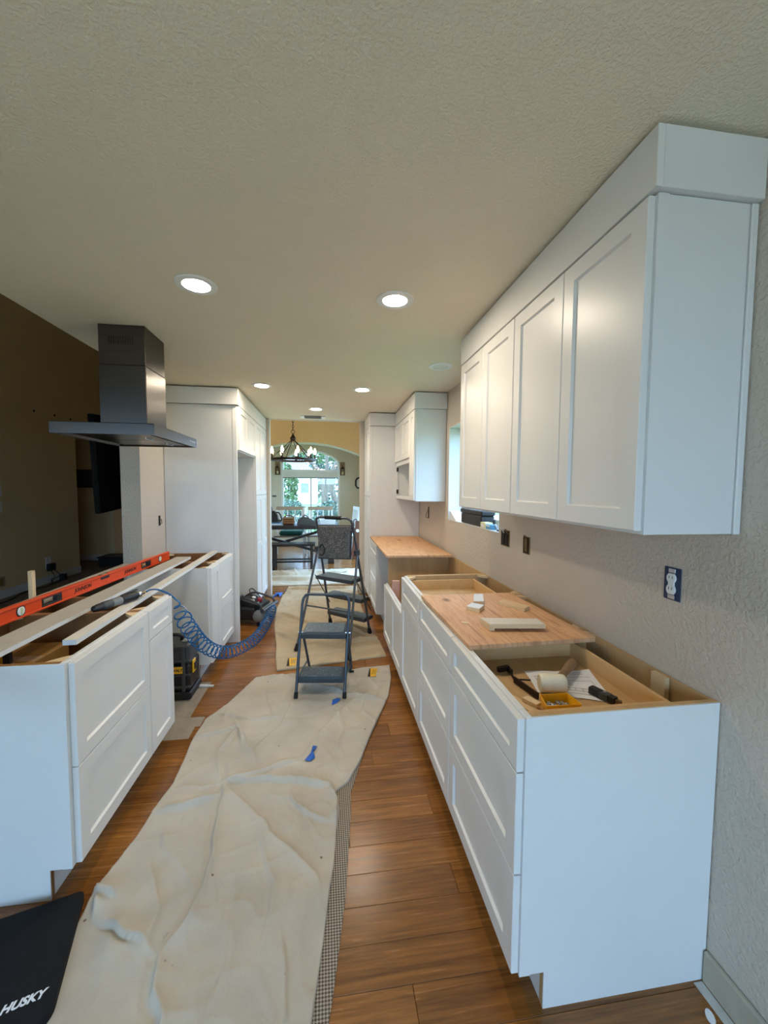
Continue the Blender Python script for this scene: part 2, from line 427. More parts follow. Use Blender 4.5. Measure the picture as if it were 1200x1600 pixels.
# ================================================================== STRUCTURE
XW, XF, XL = 1.144, 0.534, -0.921
ZC = 2.428
# floor: dark underlay slab with every plank a part of its own
floor = struct(MB().box((-1.57, -2.6, -0.06), (1.34, 5.72, -0.0125)), 'floor', 'subfloor')
pw = 0.121; ny = int((5.6-0.6)/pw); base_y = 1.698-9*pw
mesh_cache = {}
def plank(x0, x1, y):
    L = round(x1-x0, 3)
    if L not in mesh_cache:
        mb = MB().cbox((0, 0.0004, -0.012), (L-0.0008, pw-0.0004, 0), 0.0012)
        o = mb.build('plank', 'plank', floor, local=True); mesh_cache[L] = o.data
    else:
        o = bpy.data.objects.new('plank', mesh_cache[L]); COL.objects.link(o); o.parent = floor
    o.location = (x0, y, 0)
patch = [(-1.57, -0.85, 2.44, 3.12)]
joints = {3: [0.25], 0: [0.62], 6: [0.48], 9: [0.478, -0.3]}
for r in range(-1, ny):
    y = base_y+r*pw
    js = list(joints.get(r, [])) or [random.choice([-0.9, -0.5, -0.2, 0.1, 0.3, 0.75])+random.uniform(-0.08, 0.08)]
    lo = -1.57
    if 2.46 < y+pw/2 < 3.12: lo = -0.895 if y > 2.6 else -0.80-0.03*(r % 2)
    xs = [lo]+[j for j in sorted(js) if j > lo+0.15]+[1.14]
    for a, b in zip(xs[:-1], xs[1:]): plank(a, b, y)
struct(MB().box((-1.56, 2.42, -0.0124), (-0.80, 3.15, -0.006)), 'trim_1', 'subfloor')
struct(MB().box((-2.3, 5.72, -0.06), (1.2, 10.4, -0.001)), 'floor_dining', 'plank')
struct(MB().box((-5.4, -2.6, -0.06), (-1.572, 5.6, -0.001)), 'floor_living', 'carpet')
struct(MB().box((-5.4, 5.6, -0.06), (-2.302, 9.0, -0.001)), 'floor_hall', 'carpet')
# ceilings
struct(MB().box((-1.57, -2.6, ZC), (1.34, 5.60, ZC+0.3)), 'ceiling', 'ceiling')
struct(MB().box((-5.4, -2.6, 4.8), (-1.4, 9.0, 4.9)), 'ceiling_living', 'ceiling')
struct(MB().box((-2.35, 5.60, 3.2), (1.4, 10.5, 3.3)), 'ceiling_dining', 'ceiling')
struct(MB().box((-1.57, -2.6, ZC+0.3), (-1.45, 5.6, 4.8)), 'wall_above', 'livingwall')
# right wall with the kitchen window opening Y 2.544-3.70, Z 1.20-2.077
wy0, wy1, wz0, wz1 = 2.544, 3.70, 1.20, 2.077
wr = MB()
wr.box((XW, -2.6, 0), (1.344, wy0, ZC)).box((XW, wy1, 0), (1.344, 5.72, ZC)).box((XW, wy0, 0), (1.344, wy1, wz0)).box((XW, wy0, wz1), (1.344, wy1, ZC))
struct(wr, 'wall_right', 'wall')
# end walls of the kitchen / opening to the dining room
struct(MB().box((-2.2, 5.60, 0), (-0.79, 5.72, 4.8)), 'wall_opening_left', 'wall')
struct(MB().box((0.44, 5.60, 0), (1.344, 5.72, ZC+0.8)), 'wall_opening_right', 'wall')
struct(MB().box((-0.79, 5.60, ZC), (0.44, 5.72, ZC+0.8)), 'wall_header', 'wall')
# partition behind the left cabinets
struct(MB().box((-1.65, 3.46, 0), (-1.503, 5.60, ZC)), 'wall_partition', 'wall')
# living room walls
struct(MB().box((-4.5, -2.6, 0), (-4.3, 7.55, 4.8)).box((-4.5, 7.55, 2.42), (-4.3, 8.75, 4.8)), 'wall_left', 'livingwall')
struct(MB().box((-5.6, 7.5, 2.42), (-4.5, 8.75, 2.52)), 'ceiling_hall', 'ceiling')
struct(MB().box((-5.6, 8.75, 0), (-2.05, 8.9, 4.8)), 'wall_hall', 'livingwall')
struct(MB().box((-5.6, 7.40, 0), (-5.4, 8.75, 3.5)).box((-5.4, 7.35, 0), (-4.5, 7.5, 3.5)), 'wall_hall_side', 'livingwall')
struct(MB().box((-2.2, 5.72, 0), (-2.05, 8.75, 4.8)), 'wall_dining_left', 'walltan')
d3 = struct(MB().box((-4.30, 8.70, 0), (-3.86, 8.749, 2.05)), 'door_1', 'walltan')
MB().box((-4.02, 8.68, 0.50), (-3.985, 8.699, 0.68)).build('latch_plate', 'hole', d3)
struct(MB().cbox((-4.299, 2.0, 0), (-4.283, 7.55, 0.11)), 'baseboard_left', 'trimwhite')
struct(MB().cbox((-5.3, 8.733, 0), (-4.31, 8.749, 0.11)), 'baseboard_hall', 'trimwhite')
struct(MB().cbox((XW-0.016, -1.0, 0.0), (XW-0.0005, 0.983, 0.10), 0.004), 'baseboard_right', 'bareboard')
struct(MB().box((XW-0.045, -1.0, -0.0005), (XW-0.017, 0.98, 0.002)), 'trim_2', 'tilefloor')
# room behind the camera: back wall with a wide glazed door, and a window of the living room
def back_window(name, x0, x1, z0, z1, mull):
    y0, y1, f = -2.52, -2.46, 0.05
    mb = MB().box((x0, y0, z0), (x0+f, y1, z1)).box((x1-f, y0, z0), (x1, y1, z1)).box((x0+f, y0, z0), (x1-f, y1, z0+f)).box((x0+f, y0, z1-f), (x1-f, y1, z1))
    for m_ in mull: mb.box((m_-0.025, y0, z0+f), (m_+0.025, y1, z1-f))
    o = struct(mb, name, 'white')
    xs = [x0+f]+[v for m_ in mull for v in (m_-0.025, m_+0.025)]+[x1-f]
    for k in range(0, len(xs), 2): MB().box((xs[k], -2.492, z0+f), (xs[k+1], -2.488, z1-f)).build('pane', 'glass', o)
    portal('daylight_portal', ((x0+x1)/2, -2.41, (z0+z1)/2), (PI/2, 0, 0), x1-x0, z1-z0)
BX0, BX1, BZ0, BZ1 = -1.35, 1.05, 0.06, 2.12
LX0, LX1, LZ0, LZ1 = -4.0, -2.3, 0.5, 2.3
bw = MB()
bw.box((-5.4, -2.6, 0), (LX0, -2.4, 4.8)).box((LX0, -2.6, 0), (LX1, -2.4, LZ0)).box((LX0, -2.6, LZ1), (LX1, -2.4, 4.8)).box((LX1, -2.6, 0), (BX0, -2.4, 4.8))
bw.box((BX1, -2.6, 0), (1.344, -2.4, 3.5)).box((BX0, -2.6, 0), (BX1, -2.4, BZ0)).box((BX0, -2.6, BZ1), (BX1, -2.4, 3.5))
struct(bw, 'wall_back', 'wall')
back_window('window_3', BX0, BX1, BZ0, BZ1, [-0.15])
back_window('window_4', LX0, LX1, LZ0, LZ1, [])
wl5 = MB()
for a, b in (((1.10, 6.0, 0.1), (1.16, 6.05, 2.5)), ((1.10, 8.65, 0.1), (1.16, 8.7, 2.5)), ((1.10, 6.05, 0.1), (1.16, 8.65, 0.15)), ((1.10, 6.05, 2.45), (1.16, 8.65, 2.5)), ((1.10, 7.32, 0.15), (1.16, 7.38, 2.45))): wl5.box(a, b)
w5 = struct(wl5, 'added_window', 'white')  # unseen window, added to brighten the dining room
MB().box((1.128, 6.05, 0.15), (1.132, 7.32, 2.45)).build('pane', 'glass', w5); MB().box((1.128, 7.38, 0.15), (1.132, 8.65, 2.45)).build('pane', 'glass', w5)
portal('daylight_portal', (1.22, 7.35, 1.3), (0, PI/2, 0), 2.4, 2.7)
# kitchen window unit
fx0, fx1 = 1.285, 1.335
w1 = MB()
w1.box((fx0, wy0, wz0+0.001), (fx1, wy0+0.05, wz1)).box((fx0, wy1-0.05, wz0), (fx1, wy1, wz1)).box((fx0, wy0+0.05, wz0), (fx1, wy1-0.05, wz0+0.06)).box((fx0, wy0+0.05, wz1-0.05), (fx1, wy1-0.05, wz1)).box((fx0, 3.10, wz0+0.06), (fx1, 3.15, wz1-0.05))
w1o = struct(w1, 'window_1', 'white')
MB().box((1.309, wy0+0.05, wz0+0.06), (1.313, 3.10, wz1-0.05)).build('pane', 'glass', w1o)
MB().box((1.309, 3.15, wz0+0.06), (1.313, wy1-0.05, wz1-0.05)).build('pane', 'glass', w1o)
for a, b in (((XW-0.002, wy1-0.006, wz0+0.0045), (fx0-0.001, wy1-0.0005, wz1-0.006)), ((XW-0.002, wy0+0.0005, wz0+0.0045), (fx0-0.001, wy0+0.006, wz1-0.006)), ((XW-0.002, wy0+0.0005, wz1-0.0055), (fx0-0.001, wy1-0.0005, wz1-0.0005))):
    MB().box(a, b).build('window_return', 'trimwhite', w1o)
MB().cbox((XW-0.004, wy0+0.001, wz0-0.002), (fx0-0.001, wy1-0.001, wz0+0.004)).build('window_sill', 'trimwhite', w1o)
portal('daylight_portal', (1.36, (wy0+wy1)/2, (wz0+wz1)/2), (0, PI/2, 0), wz1-wz0, wy1-wy0)
# dining room: arch wall and window wall
ax, R, zc = -0.52, 3.05, 2.534
cz = zc-R
archpts = [(ax+R*math.sin(a), cz+R*math.cos(a)) for a in np.linspace(-0.50, 0.50, 33)]
xl_, xr_ = archpts[0][0], archpts[-1][0]
aw = MB()
for (xa, za), (xb, zb) in zip(archpts[:-1], archpts[1:]):
    y0, y1 = 9.30, 9.52
    aw.add([(xa, y0, za), (xb, y0, zb), (xb, y0, 3.2), (xa, y0, 3.2), (xa, y1, za), (xb, y1, zb), (xb, y1, 3.2), (xa, y1, 3.2)],
           [(0, 1, 2, 3), (7, 6, 5, 4), (0, 4, 5, 1), (3, 2, 6, 7)])
struct(aw, 'wall_arch', 'walltan')
tr = MB()
for (xa, za), (xb, zb) in zip(archpts[:-1], archpts[1:]):
    y0, y1 = 9.292, 9.528
    t = 0.028
    tr.add([(xa, y0, za-t), (xb, y0, zb-t), (xb, y0, zb), (xa, y0, za), (xa, y1, za-t), (xb, y1, zb-t), (xb, y1, zb), (xa, y1, za)],
           [(0, 1, 2, 3), (7, 6, 5, 4), (0, 4, 5, 1)])
struct(tr, 'trim_3', 'wallsage')
for nm, xa, xb in (('wall_alcove_left', -2.3, xl_), ('wall_alcove_right', xr_, 1.3)):
    struct(MB().box((xa, 9.30, 0), (xb, 9.52, 3.2)), nm, 'walltan')
struct(MB().box((1.02, 5.72, 0), (1.2, 6.0, 3.2)).box((1.02, 8.7, 0), (1.2, 9.3, 3.2)).box((1.02, 6.0, 0), (1.2, 8.7, 0.1)).box((1.02, 6.0, 2.5), (1.2, 8.7, 3.2)), 'wall_dining_right', 'wallsage')
# window wall with arched window
WX0, WX1, WB, WS, WT, YW = -1.165, 0.285, 0.30, 2.16, 2.45, 10.30
wc = (WX0+WX1)/2; hw = (WX1-WX0)/2; rise = WT-WS; RR = (hw*hw+rise*rise)/(2*rise); ccz = WT-RR; amax = math.asin(hw/RR)
top = [(wc+RR*math.sin(a), ccz+RR*math.cos(a)) for a in np.linspace(-amax, amax, 21)]
ww = MB()
for (xa, za), (xb, zb) in zip(top[:-1], top[1:]):
    y0, y1 = YW, YW+0.14
    ww.add([(xa, y0, za), (xb, y0, zb), (xb, y0, 3.2), (xa, y0, 3.2), (xa, y1, za), (xb, y1, zb), (xb, y1, 3.2), (xa, y1, 3.2)],
           [(0, 1, 2, 3), (7, 6, 5, 4), (0, 4, 5, 1), (3, 2, 6, 7)])
ww.box((-2.3, YW, 0), (WX0, YW+0.14, 3.2)).box((WX1, YW, 0), (1.3, YW+0.14, 3.2)).box((WX0, YW, 0), (WX1, YW+0.14, WB))
struct(ww, 'wall_window', 'wallsage')
struct(MB().box((-2.3, 9.52, 0), (-2.15, YW, 3.2)).box((1.15, 9.52, 0), (1.3, YW, 3.2)), 'wall_alcove_sides', 'wallsage')
w2 = MB(); y0, y1 = YW+0.03, YW+0.09
w2.box((WX0, y0, WB), (WX0+0.045, y1, WS)).box((WX1-0.045, y0, WB), (WX1, y1, WS)).box((WX0+0.045, y0, WB), (WX1-0.045, y1, WB+0.05))
w2.box((WX0+0.045, y0, 1.90), (WX1-0.045, y1, 1.95)).box((wc-0.02, y0, WB+0.05), (wc+0.02, y1, 1.90))
for (xa, za), (xb, zb) in zip(top[:-1], top[1:]):
    t = 0.045
    w2.add([(xa, y0, za-t), (xb, y0, zb-t), (xb, y0, zb), (xa, y0, za), (xa, y1, za-t), (xb, y1, zb-t), (xb, y1, zb), (xa, y1, za)],
           [(0, 1, 2, 3), (7, 6, 5, 4), (0, 4, 5, 1), (3, 2, 6, 7)])
w2o = struct(w2, 'window_2', 'white')
yp = YW+0.06
MB().box((WX0+0.045, yp, WB+0.05), (wc-0.02, yp+0.004, 1.90)).build('pane', 'glass', w2o)
MB().box((wc+0.02, yp, WB+0.05), (WX1-0.045, yp+0.004, 1.90)).build('pane', 'glass', w2o)
pn = [(WX0+0.045, 1.95), (WX1-0.045, 1.95)]+[(x, z-0.045) for x, z in top[::-1] if WX0+0.045 < x < WX1-0.045]
gp = MB(); n = len(pn)
gp.add([(x, yp, z) for x, z in pn]+[(x, yp+0.004, z) for x, z in pn], [tuple(range(n)), tuple(range(2*n-1, n-1, -1))])
gp.build('pane', 'glass', w2o)
sh = thing('roller_shade', 'white roller shade mostly rolled up on the arched dining room window', 'window shade', ((WX0+WX1)/2, YW-0.02, 1.74))
MB().cbox((WX0+0.02, YW-0.045, 1.90), (WX1-0.02, YW-0.003, 1.95)).build('headrail', 'white', sh)
MB().box((WX0+0.03, YW-0.024, 1.755), (WX1-0.03, YW-0.018, 1.90)).build('shade_fabric', 'shade', sh)
MB().cbox((WX0+0.03, YW-0.03, 1.735), (WX1-0.03, YW-0.012, 1.755)).build('bottom_bar', 'grey', sh)
portal('daylight_portal', (wc, YW+0.16, 1.6), (-PI/2, 0, 0), WX1-WX0, 1.65)

# ================================================================== CABINETS
def rect(x0, x1, z0, z1, y): return [(x0, y, z0), (x1, y, z0), (x1, y, z1), (x0, y, z1)]
def shaker(parent, name, x0, x1, z0, z1, rail=0.057, yb=-0.0008, th=0.02, midrail=None):
    """a recessed-panel front in the cabinet's own frame: front face at y = yb-th"""
    yf = yb-th; c = 0.002; ins = 0.005; dep = 0.009
    spans = [(z0, z1)] if midrail is None else [(z0, midrail), (midrail, z1)]
    mb = MB()
    mb.loops([rect(x0, x1, z0, z1, yb), rect(x0, x1, z0, z1, yf+c), rect(x0+c, x1-c, z0+c, z1-c, yf)], True, False)
    a0, a1 = x0+c, x1-c
    rr = rail if (z1-z0) > 0.22 else min(rail, 0.045)
    zz = [z0+c]+([] if midrail is None else [midrail-0.0, ])+[z1-c]
    cur = z0+c
    for i, (s0, s1) in enumerate(spans):
        e0 = z0+c if i == 0 else s0; e1 = z1-c if i == len(spans)-1 else s1
        lo = s0+(rr if i == 0 else rr/2); hi = s1-(rr if i == len(spans)-1 else rr/2)
        o = rect(a0, a1, e0, e1, yf); inn = rect(x0+rr, x1-rr, lo, hi, yf); dp = rect(x0+rr+ins, x1-rr-ins, lo+ins, hi-ins, yf+dep)
        mb.loops([o, inn, dp], False, False)
    d = mb.build(name, 'cabinet', parent, local=True)
    for i, (s0, s1) in enumerate(spans):
        lo = s0+(rr if i == 0 else rr/2); hi = s1-(rr if i == len(spans)-1 else rr/2)
        MB().box((x0+rr+ins, yf+dep, lo+ins), (x1-rr-ins, yf+dep+0.004, hi-ins)).build('panel', 'cabinet', d, local=True)
    return d

def drawer_box(parent, x0, x1, depth, z0, z1, mat='maple'):
    t = 0.014; y0, y1 = 0.022, depth
    MBx = MB().box((x0, y0, z0), (x0+t, y1, z1)).box((x1-t, y0, z0), (x1, y1, z1)).box((x0+t, y0, z0), (x1-t, y0+t, z1)).box((x0+t, y1-t, z0), (x1-t, y1, z1))
    b = MBx.build('drawer_box', mat, parent, local=True)
    MB().box((x0+t, y0+t, z0+0.008), (x1-t, y1-t, z0+0.014)).build('drawer_bottom', 'birch', parent, local=True)
    return b

def base_cab(name, label, cat, loc, rz, wd, depth, fronts, H=0.876, toe=0.114, end0=False, end1=False, inside='birch_v',
             boxes=(), frontH=None, group=None, stretchers=True, side_h=None, stiles=()):
    """frame plane y=0, carcass y>0; fronts = (kind, x0, x1, z0, z1)"""
    c = thing(name, label, cat, loc, rz, group); T = 0.016; fh = frontH or H
    for (xa, xb, e) in ((0.0005, T, end0), (wd-T, wd-0.0005, end1)):
        mb = MB()
        prof = [(0.019, toe), (0.019, H), (depth, H), (depth, 0.0), (0.076, 0.0), (0.076, toe)]
        # side panels stop behind the face frame and notch round the toe kick
        vs = [(xa, y, z) for y, z in prof]+[(xb, y, z) for y, z in prof]; n = 6
        mb.add(vs, [tuple(range(n)), tuple(range(2*n-1, n-1, -1))]+[(i, (i+1) % n, n+(i+1) % n, n+i) for i in range(n)])
        mb.build('side_panel', inside, c, local=True)
    for (xa, xb, e) in ((-0.0042, 0.0004, end0), (wd-0.0004, wd+0.0042, end1)):
        if not e: continue
        prof = [(0.0, toe), (0.0, H-0.0015), (depth, H-0.0015), (depth, 0.0), (0.076, 0.0), (0.076, toe)]
        vs = [(xa, y, z) for y, z in prof]+[(xb, y, z) for y, z in prof]; n = 6
        MB().add(vs, [tuple(range(n)), tuple(range(2*n-1, n-1, -1))]+[(i, (i+1) % n, n+(i+1) % n, n+i) for i in range(n)]).build('end_panel', 'cabinet_skin', c, local=True, label='white painted end panel')
        if True:
            xs = (xa-0.0022, xa-0.0001) if xa < 0.1 else (xb+0.0001, xb+0.0022)
            MB().box((xs[0], 0.0, toe), (xs[1], 0.032, H-0.002)).build('end_stile', 'cabinet_skin', c, local=True)
    MB().box((T, depth-0.010, toe), (wd-T, depth-0.0005, H-0.004)).build('back_panel', inside, c, local=True)
    MB().box((T, 0.02, toe), (wd-T, depth-0.011, toe+0.014)).build('bottom_panel', inside, c, local=True)
    MB().box((T, 0.077, 0.0), (wd-T, 0.089, toe)).build('toe_kick', 'cabinet_skin', c, local=True)
    ff = MB(); s = 0.038
    ff.cbox((0.0005, 0.0, toe), (s, 0.0188, fh)).cbox((wd-s, 0.0, toe), (wd-0.0005, 0.0188, fh))
    ff.cbox((s, 0.0, fh-s), (wd-s, 0.0188, fh)).cbox((s, 0.0, toe), (wd-s, 0.0188, toe+s))
    for sx in stiles: ff.cbox((sx-s/2, 0, toe+s), (sx+s/2, 0.0188, fh-s))
    ff.build('face_frame', 'cabinet', c, local=True)
    if stretchers:
        br = 0.06
        for sx, sy, x, y in ((1, 1, T, 0.0195), (-1, 1, wd-T, 0.0195), (1, -1, T, depth-0.011), (-1, -1, wd-T, depth-0.011)):
            if end1 and boxes and sx < 0: continue
            poly = [(x, y), (x+sx*br, y), (x+sx*br*0.8, y+sy*0.02), (x+sx*0.02, y+sy*br*0.8), (x, y+sy*br)]
            MB().prism(poly, H-0.016, H-0.002).build('corner_block', 'pine', c, local=True)
    for kind, x0, x1, z0, z1 in fronts: shaker(c, kind, x0, x1, z0, z1)
    for (x0, x1, z0, z1) in boxes: drawer_box(c, x0, x1, 0.50, z0, z1)
    return c
g = 0.0025
def stack(x0, x1, H=0.868): return [('drawer_front', x0+g, x1-g, 0.717, H), ('drawer_front', x0+g, x1-g, 0.417, 0.712), ('drawer_front', x0+g, x1-g, 0.117, 0.412)]
RG, LG = 'white base cabinets along the window wall', 'white base cabinets of the island run'
RZ, LZ = -PI/2, PI/2
DR = 0.606            # depth right
# right run, near to far
base_cab('drawer_cabinet', 'open-topped white three-drawer base cabinet with tools in its top drawer', 'cabinet',
         (XF, 1.598, 0), RZ, 0.608, DR, stack(0, 0.608), end1=True, boxes=[(0.05, 0.558, 0.775, 0.853)], group=RG)
base_cab('drawer_cabinet', 'white three-drawer base cabinet topped by loose plywood holding wood offcuts', 'cabinet',
         (XF, 2.198, 0), RZ, 0.599, DR, stack(0, 0.599), group=RG, boxes=[(0.05, 0.55, 0.775, 0.853)])
base_cab('narrow_base_cabinet', 'narrow white base cabinet with one drawer over a door, beside the lowered sink cabinet', 'cabinet',
         (XF, 2.752, 0), RZ, 0.553, DR, [('drawer_front', g, 0.553-g, 0.717, 0.868), ('door', g, 0.553-g, 0.117, 0.712)], group=RG, boxes=[(0.05, 0.50, 0.775, 0.853)])
base_cab('sink_base_cabinet', 'white sink base cabinet with a low two-door front and bare birch inside', 'cabinet',
         (XF, 3.645, 0), RZ, 0.890, DR, [('door', g, 0.444, 0.117, 0.602), ('door', 0.446, 0.89-g, 0.117, 0.602)], frontH=0.61, stretchers=False, group=RG, stiles=())
base_cab('drawer_cabinet', 'white three-drawer base cabinet under the far plywood top, beside the empty dishwasher gap', 'cabinet',
         (XF, 4.925, 0), RZ, 0.670, DR, stack(0, 0.670), end1=True, group=RG)
# left run
DL, DL2 = 0.606, 0.575
def lstack(x0, x1): return [('drawer_front', x0+g, x1-g, 0.484, 0.868), ('drawer_front', x0+g, x1-g, 0.117, 0.480)]
base_cab('drawer_cabinet', 'white two-drawer base cabinet with an open brown inside, nearest on the island run', 'cabinet',
         (XL, 1.51, 0), LZ, 0.607, DL, lstack(0.012, 0.607), end0=True, inside='birch_shaded', group=LG)
base_cab('narrow_base_cabinet', 'slim white base cabinet with a small drawer over a door, beside the range gap', 'cabinet',
         (XL, 2.118, 0), LZ, 0.304, DL, [('drawer_front', g, 0.304-g, 0.717, 0.868), ('door', g, 0.304-g, 0.117, 0.712)], end1=True, inside='birch_shaded', group=LG)
base_cab('narrow_base_cabinet', 'slim one-door white base cabinet on the far side of the range gap', 'cabinet',
         (XL, 3.19, 0), LZ, 0.270, DL2, [('door', g+0.02, 0.27-g, 0.117, 0.868)], end0=True, inside='birch_shaded', group=LG)
base_cab('drawer_cabinet', 'white two-drawer base cabinet against the tall refrigerator panel', 'cabinet',
         (XL, 3.461, 0), LZ, 0.466, DL2, lstack(0, 0.466), inside='birch_shaded', group=LG)

# ---- wall and tall cabinets
def box_cab(c, wd, depth, z0, z1, mat='cabinet', frame=0.038, back=True, ends=(), inside='cabinet'):
    T = 0.016
    for xa, xb in ((0.0005, T), (wd-T, wd-0.0005)):
        MB().box((xa, 0.019, z0), (xb, depth, z1)).build('side_panel', mat, c, local=True)
    MB().box((T, 0.019, z0), (wd-T, depth, z0+T)).build('bottom_panel', mat, c, local=True)
    MB().box((T, 0.019, z1-T), (wd-T, depth, z1)).build('top_panel', mat, c, local=True)
    MB().box((T, depth-0.008, z0+T), (wd-T, depth-0.0005, z1-T)).build('back_panel', mat, c, local=True)
    ff = MB(); s = frame
    ff.cbox((0.0005, 0.0, z0), (s, 0.0188, z1)).cbox((wd-s, 0.0, z0), (wd-0.0005, 0.0188, z1)).cbox((s, 0, z1-s), (wd-s, 0.0188, z1)).cbox((s, 0, z0), (wd-s, 0.0188, z0+s))
    ff.build('face_frame', 'cabinet', c, local=True)
XU = 0.842; DU = XW-XU-0.004; ZB, ZT = 1.377, 2.262
UG = 'white wall cabinets by the window wall'
c = thing('wall_cabinet', 'white two-door wall cabinet with its flat end facing the room, over the blue outlet', 'cabinet', (XU, 1.7175, ZB), RZ, UG)
W_ = 1.7175-0.967
def wallcab_parts(c, wd, end1):
    h = ZT-ZB
    box_cab(c, wd, DU, 0, h)
    shaker(c, 'door', 0.002, wd/2-0.0015, 0.010, h-0.004); shaker(c, 'door', wd/2+0.0015, wd-0.003, 0.010, h-0.004)
    if end1:
        MB().box((wd, 0.0, 0.0), (wd+0.006, 0.032, h)).build('end_stile', 'cabinet_skin', c, local=True)
        MB().box((wd, 0.0335, 0.0), (wd+0.003, DU-0.022, h)).build('end_panel', 'cabinet_skin', c, local=True)
        MB().cbox((wd, DU-0.020, -0.002), (wd+0.009, DU, h)).build('scribe_strip', 'cabinet_skin', c, local=True)
wallcab_parts(c, W_, True)
c = thing('wall_cabinet', 'white two-door wall cabinet next to the kitchen window', 'cabinet', (XU, 2.438, ZB), RZ, UG)
wallcab_parts(c, 2.438-1.7185, False)
def crown(name, label, segs, cat='trim board', loc=(0, 0, 0)):
    c = thing(name, label, cat, loc)
    for a, b in segs: MB().cbox(a, b, 0.0015).build('board', 'cabinet', c)
    return c
ZK0, ZK1 = 2.264, 2.416
crown('crown_board', 'wide flat white crown board above the big wall cabinets, dark gap to the ceiling', [((XU-0.022, 0.945, ZK0+0.001), (XU-0.002, 2.440, ZK1)), ((XU-0.0015, 0.945, ZK0+0.001), (XW-0.003, 0.978, ZK1))], loc=(XU, 0.945, ZK0))
# far wall cabinets (right side beyond the window)
c = thing('wall_cabinet', 'single-door white wall cabinet just beyond the kitchen window, cool lit end', 'cabinet', (XU, 4.030, 1.372), RZ, UG)
h = ZT-1.372
box_cab(c, 0.228, DU, 0, h); shaker(c, 'door', 0.003, 0.225, 0.008, h-0.004)
MB().box((0.2282, 0.0, 0.0), (0.2322, 0.022, h)).build('end_stile', 'cabinet_skin', c, local=True)
MB().box((0.2282, 0.0235, 0.016), (0.2312, DU, h)).build('end_panel', 'cabinet_skin', c, local=True)
MB().cbox((0.2282, 0.0235, -0.002), (0.2342, DU, 0.015)).build('bottom_strip', 'cabinet_skin', c, local=True)
c = thing('microwave_cabinet', 'white wall cabinet with two short doors above an open niche, beside the tall pantry', 'cabinet', (XU, 4.925, 1.372), RZ, UG)
wd = 4.925-4.031
box_cab(c, wd, DU, 0, h)
MB().box((0.016, 0.019, 0.42), (wd-0.016, DU-0.01, 0.436)).build('shelf', 'cabinet', c, local=True)
MB().cbox((0.038, 0, 0.395), (wd-0.038, 0.0188, 0.445)).build('middle_rail', 'cabinet', c, local=True)
shaker(c, 'door', 0.003, wd/2-0.0015, 0.445, h-0.004); shaker(c, 'door', wd/2+0.0015, wd-0.003, 0.445, h-0.004)
for zz in (0.06, 0.33): MB().cbox((0.038, -0.004, zz), (0.062, 0.0185, zz+0.05)).build('hinge', 'hole', c, local=True, label='dark bare hinge')
crown('crown_board', 'short white crown board above the wall cabinets beyond the window', [((XU-0.022, 3.778, ZK0+0.001), (XU-0.002, 4.925, ZK1)), ((XU-0.0015, 3.778, ZK0+0.001), (XW-0.003, 3.812, ZK1))], loc=(XU, 3.778, ZK0))
def tall_cab(name, label, loc, rz, wd, depth, split, near_end, mid=None):
    c = thing(name, label, 'cabinet', loc, rz, 'tall white pantry cabinets'); H = ZT
    T = 0.016
    for xa, xb in ((0.0005, T), (wd-T, wd-0.0005)): MB().box((xa, 0.019, 0.0), (xb, depth, H)).build('side_panel', 'cabinet_skin', c, local=True)
    MB().box((T, depth-0.01, 0.1), (wd-T, depth-0.0005, H)).build('back_panel', 'cabinet', c, local=True)
    MB().box((T, 0.019, H-T), (wd-T, depth-0.011, H)).build('top_panel', 'cabinet', c, local=True)
    MB().box((T, 0.077, 0.0), (wd-T, 0.089, 0.113)).build('toe_kick', 'cabinet_skin', c, local=True)
    ff = MB(); s = 0.038
    ff.cbox((0.0005, 0.0, 0.114), (s, 0.0188, H)).cbox((wd-s, 0.0, 0.114), (wd-0.0005, 0.0188, H)).cbox((s, 0, H-s), (wd-s, 0.0188, H)).cbox((s, 0, 0.114), (wd-s, 0.0188, 0.152)).cbox((s, 0, split-0.019), (wd-s, 0.0188, split+0.019))
    ff.build('face_frame', 'cabinet', c, local=True)
    for a, b in ((0.003, wd/2-0.0015), (wd/2+0.0015, wd-0.003)):
        shaker(c, 'door', a, b, split+0.002, H-0.004); shaker(c, 'door', a, b, 0.117, split-0.002, midrail=mid)
    return c
XP = 0.524
tall_cab('pantry_cabinet', 'tall white pantry cabinet at the end of the plywood-topped counter', (XP, 5.585, 0), RZ, 5.585-4.928, XW-XP-0.004, 1.395, 1)
crown('crown_board', 'white crown board capping the pantry at the counter end', [((XP-0.022, 4.906, ZK0+0.001), (XP-0.002, 5.585, ZK1)), ((XP-0.0015, 4.906, ZK0+0.001), (XU-0.023, 4.923, ZK1))], loc=(XP, 4.906, ZK0))
XT = -0.852; DT = 0.645
tall_cab('pantry_cabinet', 'tall white pantry cabinet beside the empty refrigerator bay', (XT, 4.805, 0), LZ, 5.585-4.805, DT, 1.405, 0, mid=0.80)
c = thing('refrigerator_panel', 'tall plain white side panel of the empty refrigerator bay', 'panel', (-1.17, 3.94, 0))
MB().box((-1.498, 3.931, 0), (XT-0.0405, 3.949, ZT)).build('panel_sheet', 'cabinet_skin', c)
MB().cbox((XT-0.040, 3.929, 0), (XT, 3.951, ZT), 0.002).build('front_stile', 'cabinet', c)
c = thing('bridge_cabinet', 'white two-door cabinet bridging the top of the refrigerator bay', 'cabinet', (XT, 3.952, 1.84), LZ)
wd = 4.803-3.952; h = ZT-1.84
box_cab(c, wd, DT-0.01, 0, h); shaker(c, 'door', 0.003, wd/2-0.0015, 0.012, h-0.004); shaker(c, 'door', wd/2+0.0015, wd-0.003, 0.012, h-0.004)
